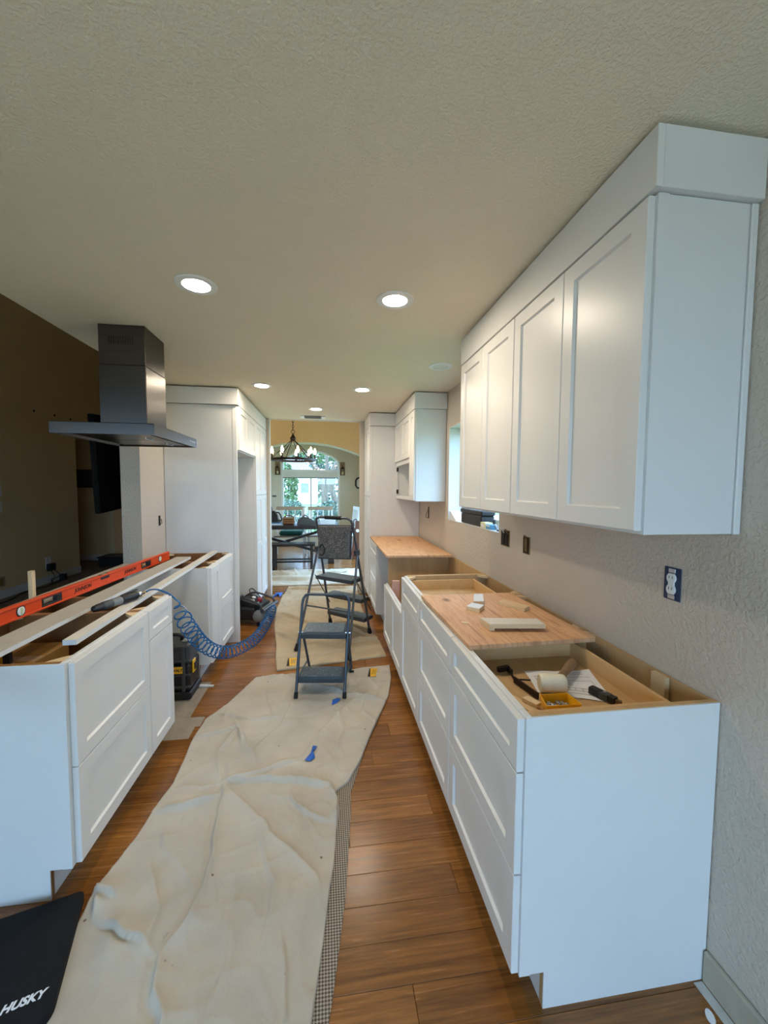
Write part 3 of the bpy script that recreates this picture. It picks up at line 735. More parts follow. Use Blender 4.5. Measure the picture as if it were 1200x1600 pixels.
crown('crown_board', 'white crown board over the refrigerator bay and its pantry', [((XT+0.002, 3.906, ZK0+0.001), (XT+0.022, 5.585, ZK1)), ((-1.498, 3.906, ZK0+0.001), (XT+0.0015, 3.925, ZK1))], loc=(XT, 3.906, ZK0))

# ---- loose plywood tops
def ply_top(label, pts, z0, th):
    c = thing('plywood_top', label, 'plywood sheet', (pts[0][0], pts[0][1], z0), group='loose plywood tops')
    MB().prism(pts, z0+0.0022, z0+th).build('face_sheet', 'ply', c)
    MB().prism(pts, z0, z0+0.002).build('bottom_veneer', 'rawedge', c, label='pale ragged bottom veneer')
    return c
ply_top('knotty orange plywood sheet on the near base cabinets, offcuts lying on it', [(0.537, 1.437), (1.078, 1.455), (1.05, 2.165), (0.520, 2.165)], 0.8765, 0.0185)
ply_top('plywood sheet on the far counter, in front of the tall pantry', [(0.512, 3.475), (1.112, 3.44), (1.118, 4.90), (0.515, 4.90)], 0.8785, 0.0195)

# ================================================================== CEILING FIXTURES
LIGHTS = [(-0.60, 1.99, True, 'lit round ceiling downlight nearest the range hood'), (0.328, 1.998, True, 'lit round ceiling downlight nearest the big wall cabinets'),
          (0.849, 3.00, False, 'unlit round ceiling downlight over the sink window'), (-0.60, 3.813, True, 'lit round ceiling downlight beside the refrigerator bay crown'),
          (0.319, 3.817, True, 'lit round ceiling downlight near the single-door wall cabinet'), (-0.141, 4.832, True, 'lit round ceiling downlight closest to the dining room, by the vent')]
for x, y, on, lab in LIGHTS:
    c = thing('ceiling_downlight', lab, 'ceiling light', (x, y, ZC), 0, 'round ceiling downlights')
    MB().lathe([(0.092, -0.0005), (0.092, -0.003), (0.089, -0.0065), (0.0605, -0.0065), (0.060, -0.0005)], (x, y, ZC), seg=36).build('trim_ring', 'white', c, smooth=True)
    MB().lathe([(0.0598, -0.0008), (0.0598, -0.0040), (0.03, -0.0042), (0.001, -0.0042)], (x, y, ZC), seg=32).build('lens', 'led' if on else 'shade', c, smooth=True)
c = thing('ceiling_vent', 'grey louvred air register set in the ceiling before the dining room', 'vent', (-0.20, 5.37, ZC))
MB().cbox((-0.36, 5.29, ZC-0.012), (-0.31, 5.45, ZC-0.0005)).build('end_cap', 'white', c)
MB().cbox((-0.09, 5.29, ZC-0.012), (-0.04, 5.45, ZC-0.0005)).build('end_cap', 'white', c)
MB().box((-0.309, 5.29, ZC-0.003), (-0.091, 5.45, ZC-0.0005)).build('backing', 'vent', c)
for i in range(7):
    y = 5.30+i*0.022; MB().obox((-0.308, y, ZC-0.008), (-0.092, y, ZC-0.008), 0.016, 0.002, (0, 0.5, 1)).build('slat', 'vent', c)

# ================================================================== RANGE HOOD
hx0, hx1, hy0, hy1, hz0, hz1 = -1.545, -0.995, 2.483, 3.229, 1.797, 1.863
c = thing('range_hood', 'stainless island range hood with a tall chimney hanging from the ceiling', 'range hood', (-1.18, 2.67, hz0))
cn = MB(); t = 0.012
cn.loops([[(hx0, hy0, hz0), (hx1, hy0, hz0), (hx1, hy1, hz0), (hx0, hy1, hz0)], [(hx0, hy0, hz1-0.004), (hx1, hy0, hz1-0.004), (hx1, hy1, hz1-0.004), (hx0, hy1, hz1-0.004)],
          [(hx0+0.005, hy0+0.005, hz1), (hx1-0.005, hy0+0.005, hz1), (hx1-0.005, hy1-0.005, hz1), (hx0+0.005, hy1-0.005, hz1)]], False, True)
cn.loops([[(hx0, hy0, hz0), (hx1, hy0, hz0), (hx1, hy1, hz0), (hx0, hy1, hz0)], [(hx0+t, hy0+t, hz0), (hx1-t, hy0+t, hz0), (hx1-t, hy1-t, hz0), (hx0+t, hy1-t, hz0)],
          [(hx0+t+0.02, hy0+t+0.02, hz0+0.02), (hx1-t-0.02, hy0+t+0.02, hz0+0.02), (hx1-t-0.02, hy1-t-0.02, hz0+0.02), (hx0+t+0.02, hy1-t-0.02, hz0+0.02)]], False, True)
cn.build('canopy', 'steel', c)
cx0, cx1, cy0, cy1 = -1.305, -1.05, 2.53, 2.81
MB().cbox((cx0, cy0, hz1+0.0005), (cx1, cy1, 2.20), 0.003).build('lower_chimney', 'steel', c)
MB().cbox((cx0+0.002, cy0+0.002, 2.2003), (cx1-0.002, cy1-0.002, ZC-0.001), 0.003).build('upper_chimney', 'steel', c)
for i in range(11):
    x = -1.247+i*0.0125
    MB().cbox((x, cy0-0.0004, 2.318), (x+0.006, cy0+0.0018, 2.362), 0.001).build('vent_slot', 'hole', c)
for i in range(2):
    ya = hy0+0.05+i*0.325
    f = MB().box((hx0+0.06, ya, hz0+0.008), (hx1-0.06, ya+0.31, hz0+0.018)).build('grease_filter', 'steel', c)
    MB().tube([(hx1-0.11, ya+0.10, hz0+0.008), (hx1-0.11, ya+0.10, hz0-0.004), (hx1-0.11, ya+0.20, hz0-0.004), (hx1-0.11, ya+0.20, hz0+0.008)], 0.004, 6).build('filter_handle', 'chrome', f)
MB().cbox((hx1-0.0005, hy1-0.16, hz0+0.028), (hx1+0.0012, hy1-0.03, hz0+0.040), 0.0004).build('control_strip', 'grey', c)
for i in range(5): MB().cbox((hx1+0.0013, hy1-0.15+i*0.025, hz0+0.030), (hx1+0.003, hy1-0.138+i*0.025, hz0+0.038), 0.0006).build('button', 'chrome', c)

# ================================================================== LEFT COUNTER ITEMS
Z0 = 0.8765
c = thing('spirit_level', 'long orange spirit level standing on edge along the island cabinets', 'level', (-1.42, 2.7, Z0))
lp0, lp1 = Vector((-1.4545, 1.88, 0)), Vector((-1.362, 3.61, 0)); ld = (lp1-lp0).normalized(); ln = Vector((ld.y, -ld.x, 0))   # ln points toward the aisle
Lm = Matrix.Identity(4)
for i in range(3): Lm[i][0], Lm[i][1], Lm[i][2], Lm[i][3] = ld[i], ln[i], (0, 0, 1)[i], lp0[i]+(0, 0, Z0)[i]
LL = (lp1-lp0).length
class LMB(MB):
    def build(s, *a, **k): s.v = [tuple(Lm @ Vector(p)) for p in s.v]; return MB.build(s, *a, **k)
hh = 0.068; hw_ = 0.0125
vial_s = [0.18, 0.83, 1.56]; grips = [(0.31, 0.45), (1.27, 1.41)]
# body: rails and web with cut-outs for the grips
b = LMB().cbox((0, -hw_, 0), (LL, hw_, 0.010), 0.001).cbox((0, -hw_, hh-0.010), (LL, hw_, hh), 0.001); b.build('rail', 'orange', c)
b = LMB(); xs = 0.0
for a0, a1 in grips+[(LL, LL)]:
    b.cbox((xs+0.0005, -0.0095, 0.0101), (a0-0.0005, 0.0095, hh-0.0101), 0.001); xs = a1
b.build('web', 'orange', c)
LMB().box((0.0, hw_, hh-0.0145), (LL, hw_+0.0004, hh-0.0125)).build('groove', 'orangedark', c)
for a0, a1 in grips:
    LMB().cbox((a0, -0.011, 0.0105), (a1, 0.011, 0.019)).cbox((a0, -0.011, hh-0.019), (a1, 0.011, hh-0.0105)).cbox((a0, -0.011, 0.019), (a0+0.012, 0.011, hh-0.019)).cbox((a1-0.04, -0.011, 0.019), (a1, 0.011, hh-0.019)).build('grip', 'black', c)
for i, s_ in enumerate(vial_s):
    if i == 1:
        v = LMB().cbox((s_-0.045, -0.0105, hh-0.030), (s_+0.045, 0.0105, hh+0.0008), 0.002).build('vial_holder', 'black', c)
        LMB().lathe([(0.007, -0.022), (0.008, -0.018), (0.008, 0.018), (0.007, 0.022)], (s_, 0.004, hh-0.006), (1, 0, 0), 12).build('vial', 'vialgreen', v)
    else:
        v = LMB().lathe([(0.027, -0.0005), (0.027, 0.0012), (0.022, 0.0012)], (s_, 0.0097, hh/2), (0, 1, 0), 24).build('vial_holder', 'black', c)
        LMB().lathe([(0.021, 0.0), (0.021, 0.0028), (0.018, 0.0036), (0.006, 0.0036), (0.001, 0.0036)], (s_, 0.0097, hh/2), (0, 1, 0), 24).build('vial', 'white', v)
        LMB().tube([(s_, 0.0135, hh/2-0.016), (s_, 0.0135, hh/2+0.016)], 0.005, 8).build('vial_tube', 'vialgreen', v)
for s_ in (0.62, 1.12):
    p = Lm @ Vector((s_, 0.0101, hh*0.47)); text('lettering', 'JOHNSON', c, 'hole', 0.031, frame4(p, ld, (0, 0, 1)), 0.25, bold=0.0008)
def board(name, label, a, b, wdt, th, z, mat, cat='board', group=None, top=None):
    c = thing(name, label, cat, (a[0], a[1], z), group=group)
    P, Q = Vector((a[0], a[1], 0)), Vector((b[0], b[1], 0)); d = (Q-P).normalized(); n_ = Vector((-d.y, d.x, 0))*wdt/2
    pts = [P-n_, Q-n_, Q+n_, P+n_]
    MB().loops([[(p.x, p.y, z) for p in pts], [(p.x, p.y, z+th-0.001) for p in pts], [(p.x*0.999+0.001*(P.x+Q.x)/2, p.y, z+th) for p in pts]]).build('plank_core', mat, c)
    if top: MB().prism([(p.x, p.y) for p in pts], z+th+0.0002, z+th+0.0007).build('top_face', top, c)
    return c
board('painted_board', 'wide flat white painted board laid along the island cabinets in front of the level', (-1.240, 0.95), (-1.240, 3.615), 0.118, 0.0185, Z0, 'white', top='boardtop')
board('painted_board', 'white board running behind the orange level along the cabinet backs', (-1.53, 1.30), (-1.53, 3.33), 0.11, 0.020, Z0, 'white', top='boardtop')
board('wood_strip', 'narrow white-edged wood strip bridging the range gap beside the air tool', (-1.006, 1.680), (-1.068, 3.925), 0.049, 0.020, Z0, 'white', top='primed')
c = thing('wood_stick', 'raw pine stick standing upright behind the level, near its round vial', 'wood stick', (-1.615, 2.40, 0))
MB().cbox((-1.622, 2.385, 0), (-1.600, 2.412, 1.035), 0.002).build('shaft', 'pine_y', c)
# brown rail and tape measure inside the nearest island cabinet
c = thing('tape_measure', 'yellow and black tape measure inside the nearest open island cabinet', 'tape measure', (-1.30, 1.755, 0.765))
MB().cbox((-1.345, 1.735, 0.777), (-1.268, 1.777, 0.842), 0.012).build('case', 'black', c)
MB().cbox((-1.335, 1.733, 0.79), (-1.282, 1.7345, 0.832), 0.0005).build('side_plate', 'dwyellow', c)
MB().cbox((-1.268, 1.745, 0.778), (-1.262, 1.768, 0.782), 0.001).build('blade_hook', 'chrome', c)
c = thing('cardboard_box', 'plain brown cardboard box inside the nearest open island cabinet', 'box', (-1.35, 1.80, 0.129))
MB().cbox((-1.48, 1.60, 0.1295), (-1.20, 2.0, 0.776), 0.003).build('carton', 'amber', c)
MB().box((-1.48, 1.79, 0.7761), (-1.20, 1.84, 0.7765)).build('packing_tape', 'tanwood', c)

# air tool lying on the strip
c = thing('air_tool', 'black and grey inline air tool lying on the narrow strip', 'air tool', (-1.04, 2.15, 0.898))
A, B = Vector((-1.098, 2.005, 0.921)), Vector((-0.994, 2.300, 0.923)); d = (B-A).normalized(); L = (B-A).length
def seg(prof, name, mat): MB().lathe([(r, z*L) for r, z in prof], A, d, 18).build(name, mat, c, smooth=True)
seg([(0.008, 0.0), (0.015, 0.02), (0.018, 0.10), (0.018, 0.16)], 'head', 'black')
seg([(0.019, 0.161), (0.0205, 0.19), (0.0205, 0.30), (0.018, 0.33)], 'collar', 'darkgrey')
seg([(0.019, 0.331), (0.021, 0.36), (0.020, 0.44), (0.0215, 0.46), (0.0195, 0.50)], 'barrel', 'grey')
seg([(0.019, 0.501), (0.022, 0.54), (0.0215, 0.70), (0.021, 0.80), (0.0185, 0.83)], 'grip', 'black')
seg([(0.016, 0.831), (0.0165, 0.85), (0.0165, 0.90), (0.012, 0.92)], 'end_cap', 'chrome')
seg([(0.007, 0.921), (0.009, 0.94), (0.009, 0.98), (0.006, 1.0)], 'air_fitting', 'brassy')
pv = A+d*L*0.52+Vector((0, 0, 0.0205))
MB().obox(pv, pv+d*0.10+Vector((0, 0, 0.008)), 0.012, 0.004).build('lever', 'darkgrey', c)

# coiled air hose
c = thing('air_hose', 'blue coiled air hose sagging from the island cabinet to the compressor', 'hose', (-0.85, 3.05, 0.0))
lead = smoothpath([(-0.990, 2.312, 0.923), (-0.982, 2.345, 0.925), (-0.972, 2.40, 0.912), (-0.945, 2.437, 0.888), (-0.915, 2.452, 0.862), (-0.893, 2.458, 0.835)], 6)
core = smoothpath([(-0.885, 2.460, 0.815), (-0.88, 2.53, 0.70), (-0.875, 2.66, 0.57), (-0.87, 2.84, 0.42), (-0.838, 3.05, 0.275), (-0.785, 3.30, 0.165), (-0.70, 3.62, 0.105), (-0.655, 3.95, 0.085), (-0.635, 4.32, 0.10), (-0.615, 4.55, 0.16)], 80)
acc = [0.0]
for p, q in zip(core[:-1], core[1:]): acc.append(acc[-1]+(q-p).length)
acc = np.array(acc); tot = acc[-1]
turns = 38; NS = 14*turns; coil = []
C3 = np.array([list(p) for p in core])
for i in range(NS+1):
    u = i/NS; s_ = tot*(0.62*u+0.38*u*(1-(1-u)**1) if False else u)
    # loops are stretched where the hose hangs steeply and packed where it lies
    s_ = tot*(1-(1-u)**1.22)*0.999
    p = Vector([np.interp(s_, acc, C3[:, k]) for k in range(3)]); q = Vector([np.interp(min(s_+0.03, tot), acc, C3[:, k]) for k in range(3)]); p0 = Vector([np.interp(max(s_-0.03, 0), acc, C3[:, k]) for k in range(3)])
    T_ = (q-p0).normalized(); u1 = T_.cross(Vector((0, 0, 1))).normalized(); u2 = T_.cross(u1)
    r = 0.047*min(1, 0.35+u*14)*min(1, 0.4+(1-u)*10); an = 2*PI*turns*u
    coil.append(p+(u1*math.cos(an)+u2*math.sin(an))*r)
MB().tube(lead[:-1]+[coil[0]], 0.0050, 7).build('straight_end', 'hose', c, smooth=True)
MB().tube(coil, 0.0046, 6).build('coil', 'hose', c, smooth=True)
MB().lathe([(0.007, 0), (0.009, 0.004), (0.009, 0.03), (0.006, 0.034)], (-0.615, 4.552, 0.165), (0.1, 1, 0.3), 10).build('fitting', 'brassy', c)

# compressor
c = thing('air_compressor', 'small black and grey air compressor with a red knob, by the refrigerator bay', 'air compressor', (-0.84, 4.80, 0))
MB().lathe([(0.02, 0), (0.05, 0.008), (0.066, 0.03), (0.066, 0.37), (0.05, 0.392), (0.02, 0.40)], (-0.985, 4.66, 0.105), (1, 0.05, 0), 20).build('air_tank', 'grey', c, smooth=True)
MB().lathe([(0.02, 0), (0.05, 0.008), (0.066, 0.03), (0.066, 0.37), (0.05, 0.392), (0.02, 0.40)], (-0.99, 4.98, 0.105), (1, 0.05, 0), 20).build('air_tank', 'grey', c, smooth=True)
MB().cbox((-0.98, 4.70, 0.06), (-0.70, 4.95, 0.20), 0.02).build('motor_housing', 'black', c)
pn_ = MB(); pn_.add([(-0.93, 4.66, 0.215), (-0.66, 4.67, 0.20), (-0.66, 4.90, 0.262), (-0.93, 4.90, 0.272), (-0.93, 4.66, 0.15), (-0.66, 4.67, 0.15), (-0.66, 4.90, 0.15), (-0.93, 4.90, 0.15)], [(0, 1, 2, 3), (7, 6, 5, 4), (0, 4, 5, 1), (1, 5, 6, 2), (2, 6, 7, 3), (3, 7, 4, 0)])
pn_.build('control_panel', 'black', c)
nv = Vector((0, -0.24, 1)).normalized()
for x, y, z, r, h_, mt, nm in ((-0.79, 4.73, 0.228, 0.028, 0.03, 'red', 'regulator_knob'), (-0.85, 4.78, 0.244, 0.022, 0.012, 'chrome', 'pressure_gauge'), (-0.75, 4.82, 0.248, 0.022, 0.012, 'white', 'pressure_gauge'), (-0.88, 4.70, 0.224, 0.012, 0.02, 'chrome', 'switch')):
    MB().lathe([(r, 0), (r, h_*0.7), (r*0.8, h_), (0.001, h_)], (x, y, z), nv, 16).build(nm, mt, c, smooth=True)
MB().tube(smoothpath([(-0.95, 4.63, 0.17), (-0.95, 4.65, 0.235), (-0.94, 4.86, 0.29), (-0.94, 5.0, 0.22), (-0.94, 5.02, 0.16)], 5), 0.011, 8).build('frame_tube', 'darkgrey', c, smooth=True)
MB().tube(smoothpath([(-0.64, 4.63, 0.17), (-0.645, 4.65, 0.225), (-0.65, 4.86, 0.28), (-0.65, 5.0, 0.21), (-0.65, 5.02, 0.16)], 5), 0.011, 8).build('frame_tube', 'darkgrey', c, smooth=True)
MB().tube(smoothpath([(-1.02, 4.92, 0.24), (-1.02, 4.90, 0.295), (-0.93, 4.90, 0.30), (-0.85, 4.90, 0.292), (-0.84, 4.93, 0.25)], 5), 0.013, 8).build('carry_handle', 'black', c, smooth=True)
MB().tube([(-0.98, 4.60, 0.172), (-0.61, 4.61, 0.172)], 0.022, 10).build('front_bumper', 'darkgrey', c, smooth=True)
for x in (-0.95, -0.66):
    for y in (4.66, 4.98): MB().lathe([(0.018, 0), (0.02, 0.006), (0.016, 0.048)], (x, y, 0.0), (0, 0, 1), 12).build('rubber_foot', 'rubber', c)
MB().tube(smoothpath([(-0.70, 4.88, 0.262), (-0.66, 4.92, 0.31), (-0.60, 4.90, 0.30), (-0.585, 4.80, 0.18), (-0.60, 4.68, 0.10)], 6), 0.006, 6).build('power_cord', 'black', c, smooth=True)

c.rotation_euler[2] = math.radians(72); c.location.y = 4.52; c.location.x = -0.85
# toolbox in the range gap
c = thing('tool_case', 'black rugged tool case with yellow latch and label standing in the range gap', 'tool case', (-1.08, 2.96, 0))
tx0, tx1, ty0, ty1 = -1.36, -0.962, 2.86, 3.12
MB().cbox((tx0, ty0+0.02, 0.0), (tx1, ty1, 0.055), 0.01).build('base', 'black', c)
MB().cbox((tx0+0.01, ty0+0.03, 0.056), (tx1-0.008, ty1-0.01, 0.25), 0.014).build('lower_shell', 'black', c)
MB().cbox((tx0+0.01, ty0+0.03, 0.252), (tx1-0.008, ty1-0.01, 0.40), 0.016).build('lid', 'darkgrey', c)
for z_ in (0.085, 0.17, 0.27, 0.37): MB().cbox((tx0+0.005, ty0+0.018, z_), (tx1-0.003, ty0+0.031, z_+0.018), 0.004).build('rib', 'darkgrey', c)
for x_ in (-1.01, -1.10, -1.25): MB().cbox((x_-0.012, ty0+0.016, 0.06), (x_+0.012, ty0+0.031, 0.39), 0.004).build('brace', 'darkgrey', c)
lt = MB().cbox((-0.9685, ty0+0.075, 0.17), (-0.957, ty0+0.125, 0.262), 0.003).build('latch', 'dwyellow', c)
MB().cbox((-0.957, ty0+0.085, 0.19), (-0.952, ty0+0.115, 0.24), 0.002).build('latch_grip', 'black', lt)
pl = MB().box((-1.115, ty0+0.013, 0.195), (-1.012, ty0+0.0155, 0.243)).build('label_plate', 'dwyellow', c)
text('lettering', 'DEWALT', pl, 'hole', 0.026, frame4((-1.064, ty0+0.0124, 0.219), (1, 0, 0), (0, 0, 1)), 0.0, bold=0.0008)
MB().tube(smoothpath([(-1.05, ty0+0.12, 0.40), (-1.05, ty0+0.11, 0.435), (-1.12, ty0+0.11, 0.443), (-1.22, ty0+0.11, 0.443), (-1.28, ty0+0.11, 0.435), (-1.28, ty0+0.12, 0.40)], 5), 0.012, 8).build('handle', 'black', c, smooth=True)
MB().cbox((-1.03, ty0+0.06, 0.401), (-0.975, ty0+0.20, 0.412), 0.004).build('lid_clip', 'grey', c)
c = thing('molding_scrap', 'white strip of molding lying on the rough patch by the range gap', 'molding', (-0.93, 3.05, -0.006))
MB().obox((-0.99, 3.085, 0.002), (-0.86, 3.06, 0.002), 0.02, 0.012).build('strip', 'white', c)

# ================================================================== RIGHT DRAWER CONTENTS
ZD = 0.7895
c = thing('rubber_mallet', 'ivory-headed mallet with a worn wooden handle in the open drawer', 'mallet', (0.77, 1.25, ZD))
ha, hb = Vector((0.728, 1.262, ZD+0.0345)), Vector((0.815, 1.243, ZD+0.0345)); hd = (hb-ha).normalized()
MB().lathe([(0.026, 0), (0.030, 0.004), (0.0315, 0.012), (0.0315, 0.074), (0.030, 0.084), (0.026, 0.088)], ha, hd, 22).build('head', 'ivory', c, smooth=True)
hs = Vector((0.800, 1.268, ZD+0.034)); he = Vector((0.955, 1.412, ZD+0.030))
hl = (he-hs).length; MB().lathe([(0.013, 0), (0.0145, 0.03), (0.0135, hl*0.4), (0.017, hl*0.75), (0.018, hl*0.93), (0.013, hl)], hs, (he-hs), 14).build('handle', 'handlewood', c, smooth=True)
def sheet(name, label, quad, z, cat, mat, lift):
    c = thing(name, label, cat, (quad[0][0], quad[0][1], z)); N = 12; vs = []; fs = []
    A_, B_, C_, D_ = [Vector((x, y, 0)) for x, y in quad]
    for i in range(N+1):
        for j in range(N+1):
            u, v = i/N, j/N; p = A_*(1-u)*(1-v)+B_*u*(1-v)+C_*u*v+D_*(1-u)*v
            vs.append((p.x, p.y, z+0.0006+lift(u, v)))
    for i in range(N):
        for j in range(N): fs.append((i*(N+1)+j, (i+1)*(N+1)+j, (i+1)*(N+1)+j+1, i*(N+1)+j+1))
    o = MB().add(vs, fs).build('sheet', mat, c, smooth=True)
    return c, lambda u, v: A_*(1-u)*(1-v)+B_*u*(1-v)+C_*u*v+D_*(1-u)*v+Vector((0, 0, z+0.0006+lift(u, v)))
c, pf = sheet('drawing_sheet', 'creased white paper with a kitchen line drawing under the mallet', [(0.724, 1.263), (0.945, 1.158), (1.004, 1.385), (0.756, 1.42)], ZD, 'paper', 'paper', lambda u, v: 0.012*max(0, u-0.7)*max(0, v-0.4)*4+0.002*math.sin(u*7+v*3)**2)
ink = MB()
def line(a, b, wdt=0.0008):
    N = 6
    for k in range(N):
        p, q = [pf(a[0]+(b[0]-a[0])*t, a[1]+(b[1]-a[1])*t)+Vector((0, 0, 0.0006)) for t in (k/N, (k+1)/N)]
        ink.obox(p, q, wdt*1.6, 0.0003)
for a, b in (((0.3, 0.15), (0.9, 0.15)), ((0.9, 0.15), (0.9, 0.62)), ((0.9, 0.62), (0.3, 0.62)), ((0.3, 0.62), (0.3, 0.15)), ((0.42, 0.25), (0.78, 0.25)), ((0.42, 0.35), (0.78, 0.35)), ((0.5, 0.25), (0.5, 0.35)), ((0.58, 0.25), (0.58, 0.35)), ((0.68, 0.25), (0.68, 0.35)), ((0.45, 0.45), (0.6, 0.45)), ((0.45, 0.52), (0.6, 0.52)), ((0.08, 0.75), (0.92, 0.75)), ((0.6, 0.85), (0.85, 0.85)), ((0.6, 0.9), (0.85, 0.9)), ((0.1, 0.1), (0.1, 0.7)), ((0.15, 0.3), (0.26, 0.3))): line(a, b)
ink.build('drawn_lines', 'ink', c, kind='stuff')
c = thing('screw_tray', 'open yellow plastic tray of loose screws in the drawer', 'tray', (0.73, 1.15, ZD), math.radians(-1))
q0 = [(0.672, 1.119), (0.789, 1.115), (0.786, 1.187), (0.688, 1.188)]
cxm, cym = sum(p[0] for p in q0)/4, sum(p[1] for p in q0)/4
def sc(s_, z): return [(cxm+(x-cxm)*s_, cym+(y-cym)*s_, z) for x, y in q0]
MB().loops([sc(0.9, ZD+0.0004), sc(1.0, ZD+0.034), sc(0.95, ZD+0.034), sc(0.86, ZD+0.004)]).build('tray_body', 'yellow', c)
scr = MB(); rr = random.Random(3)
for k in range(70):
    x, y = cxm+rr.uniform(-0.036, 0.036), cym+rr.uniform(-0.022, 0.022); h_ = max(0.0, 1-((x-cxm)/0.045)**2-((y-cym)/0.03)**2)
    z = ZD+0.006+0.016*h_*rr.random(); an = rr.uniform(0, 2*PI); tl = rr.uniform(-0.25, 0.25)
    dv = Vector((math.cos(an), math.sin(an), tl)).normalized(); p = Vector((x, y, z)); 
    scr.lathe([(0.0042, 0), (0.004, 0.0012), (0.0018, 0.003), (0.0016, 0.022), (0.0004, 0.026)], p-dv*0.012, dv, 6)
s_o = scr.build('loose_screws', 'chrome'); s_o['kind'] = 'stuff'; tag(s_o, 'heap of shiny loose screws filling the yellow tray', 'screws')
c = thing('folding_knife', 'black handled pruning tool lying on the drawing near the drawer front corner', 'hand tool', (0.925, 1.18, ZD))
a, b = Vector((0.902, 1.232, ZD+0.016)), Vector((0.936, 1.150, ZD+0.016)); d = (b-a).normalized(); n_ = Vector((d.y, -d.x, 0))
for k, (u0, u1, wd_, mt, nm) in enumerate(((0.0, 0.42, 0.024, 'black', 'grip'), (0.40, 0.72, 0.028, 'darkgrey', 'body'), (0.70, 0.95, 0.024, 'black', 'nose'))):
    MB().obox(a+d*u0*0.092, a+d*u1*0.092, wd_, 0.022-0.002*k).build(nm, mt, c)
MB().obox(a+d*0.088, a+d*0.104, 0.014, 0.01).build('blade_tip', 'brassy', c)
MB().lathe([(0.006, 0), (0.006, 0.003), (0.001, 0.003)], a+d*0.05+Vector((0, 0, 0.0105)), (0, 0, 1), 10).build('pivot_screw', 'chrome', c)
c = thing('bar_clamp', 'rusty brown bar clamp along the drawer front wall', 'clamp', (0.68, 1.33, ZD))
MB().obox((0.672, 1.335, ZD+0.014), (0.697, 1.212, ZD+0.014), 0.006, 0.022).build('bar', 'irondark', c)
MB().obox((0.640, 1.405, ZD+0.02), (0.688, 1.416, ZD+0.02), 0.014, 0.018).build('fixed_jaw', 'irondark', c)
MB().obox((0.688, 1.416, ZD+0.012), (0.690, 1.395, ZD+0.012), 0.012, 0.016).build('jaw_pad', 'irondark', c)
MB().tube([(0.689, 1.405, ZD+0.011), (0.674, 1.335, ZD+0.011)], 0.004, 8).build('screw_rod', 'irondark', c)
MB().tube([(0.676, 1.326, ZD+0.018), (0.728, 1.322, ZD+0.014)], 0.003, 6).build('handle_pin', 'irondark', c)
c = board('wood_shim', 'pale wood shim in the drawer, slanting from the front corner under the yellow tray end', (0.610, 1.235), (0.675, 1.072), 0.032, 0.008, ZD, 'pine_y', 'wood scrap', 'wood scraps in the drawer')
c = board('wood_shim', 'stubby pale wood scrap in the drawer behind the longer shim', (0.645, 1.206), (0.670, 1.160), 0.028, 0.012, ZD+0.0085, 'pine', 'wood scrap', 'wood scraps in the drawer')

# offcuts on the near plywood
ZP = 0.8955
def offcut(label, quad, z0, z1, mat, face=None):
    c = thing('wood_offcut', label, 'wood offcut', (*quad[0], z0), group='wood offcuts on the near plywood')
    MB().loops([[(x, y, z0) for x, y in quad], [(x, y, z1-0.0012) for x, y in quad], [(x*0.99+0.01*sum(p[0] for p in quad)/4, y*0.99+0.01*sum(p[1] for p in quad)/4, z1) for x, y in quad]]).build('core', mat, c)
    if face:
        mx, my = sum(p[0] for p in quad)/4, sum(p[1] for p in quad)/4
        MB().prism([(mx+(x-mx)*0.985, my+(y-my)*0.985) for x, y in quad], z1+0.0002, z1+0.0008).build('painted_face', face, c, label='white painted face')
    return c
offcut('white-faced wood block farthest from the camera on the near plywood', [(0.800, 2.090), (0.850, 2.085), (0.800, 1.944), (0.745, 1.950)], ZP, ZP+0.019, 'pine', 'trimwhite')
offcut('white-faced stubby wood block in front of the other block on the near plywood', [(0.680, 1.872), (0.728, 1.928), (0.778, 1.884), (0.728, 1.822)], ZP, ZP+0.019, 'pine', 'trimwhite')
offcut('bare pine strip near the wall side of the near plywood', [(0.880, 1.945), (0.928, 1.984), (1.002, 1.850), (0.954, 1.810)], ZP, ZP+0.016, 'pine_y')
D_ = offcut('long whitewashed board offcut lying nearest the drawer of tools', [(0.666, 1.660), (0.914, 1.618), (0.912, 1.545), (0.676, 1.574)], ZP+0.0125, ZP+0.0305, 'pine', 'primed')
MB().prism([(0.668, 1.655), (0.695, 1.650), (0.700, 1.578), (0.680, 1.580)], ZP, ZP+0.012).build('under_block', 'pine', D_)
c = thing('wood_chip', 'tiny pale wood chip on the near plywood by its front edge', 'wood chip', (0.60, 1.70, ZP))
MB().prism([(0.592, 1.685), (0.600, 1.71), (0.625, 1.69), (0.62, 1.675)], ZP, ZP+0.002).build('chip', 'pine', c)
c = thing('support_block', 'pinkish wood post standing inside the sink cabinet', 'wood post', (0.585, 3.42, 0.129))
MB().cbox((0.556, 3.40, 0.129), (0.622, 3.44, 0.685)).build('post', 'pinkwood', c)
c = thing('nailing_strip', 'short upright pale wood cleat at the back corner of the open drawer cabinet', 'wood cleat', (1.118, 1.18, 0.78))
MB().box((1.110, 1.148, 0.13), (1.1275, 1.205, 0.8715)).build('cleat', 'pine_y', c)

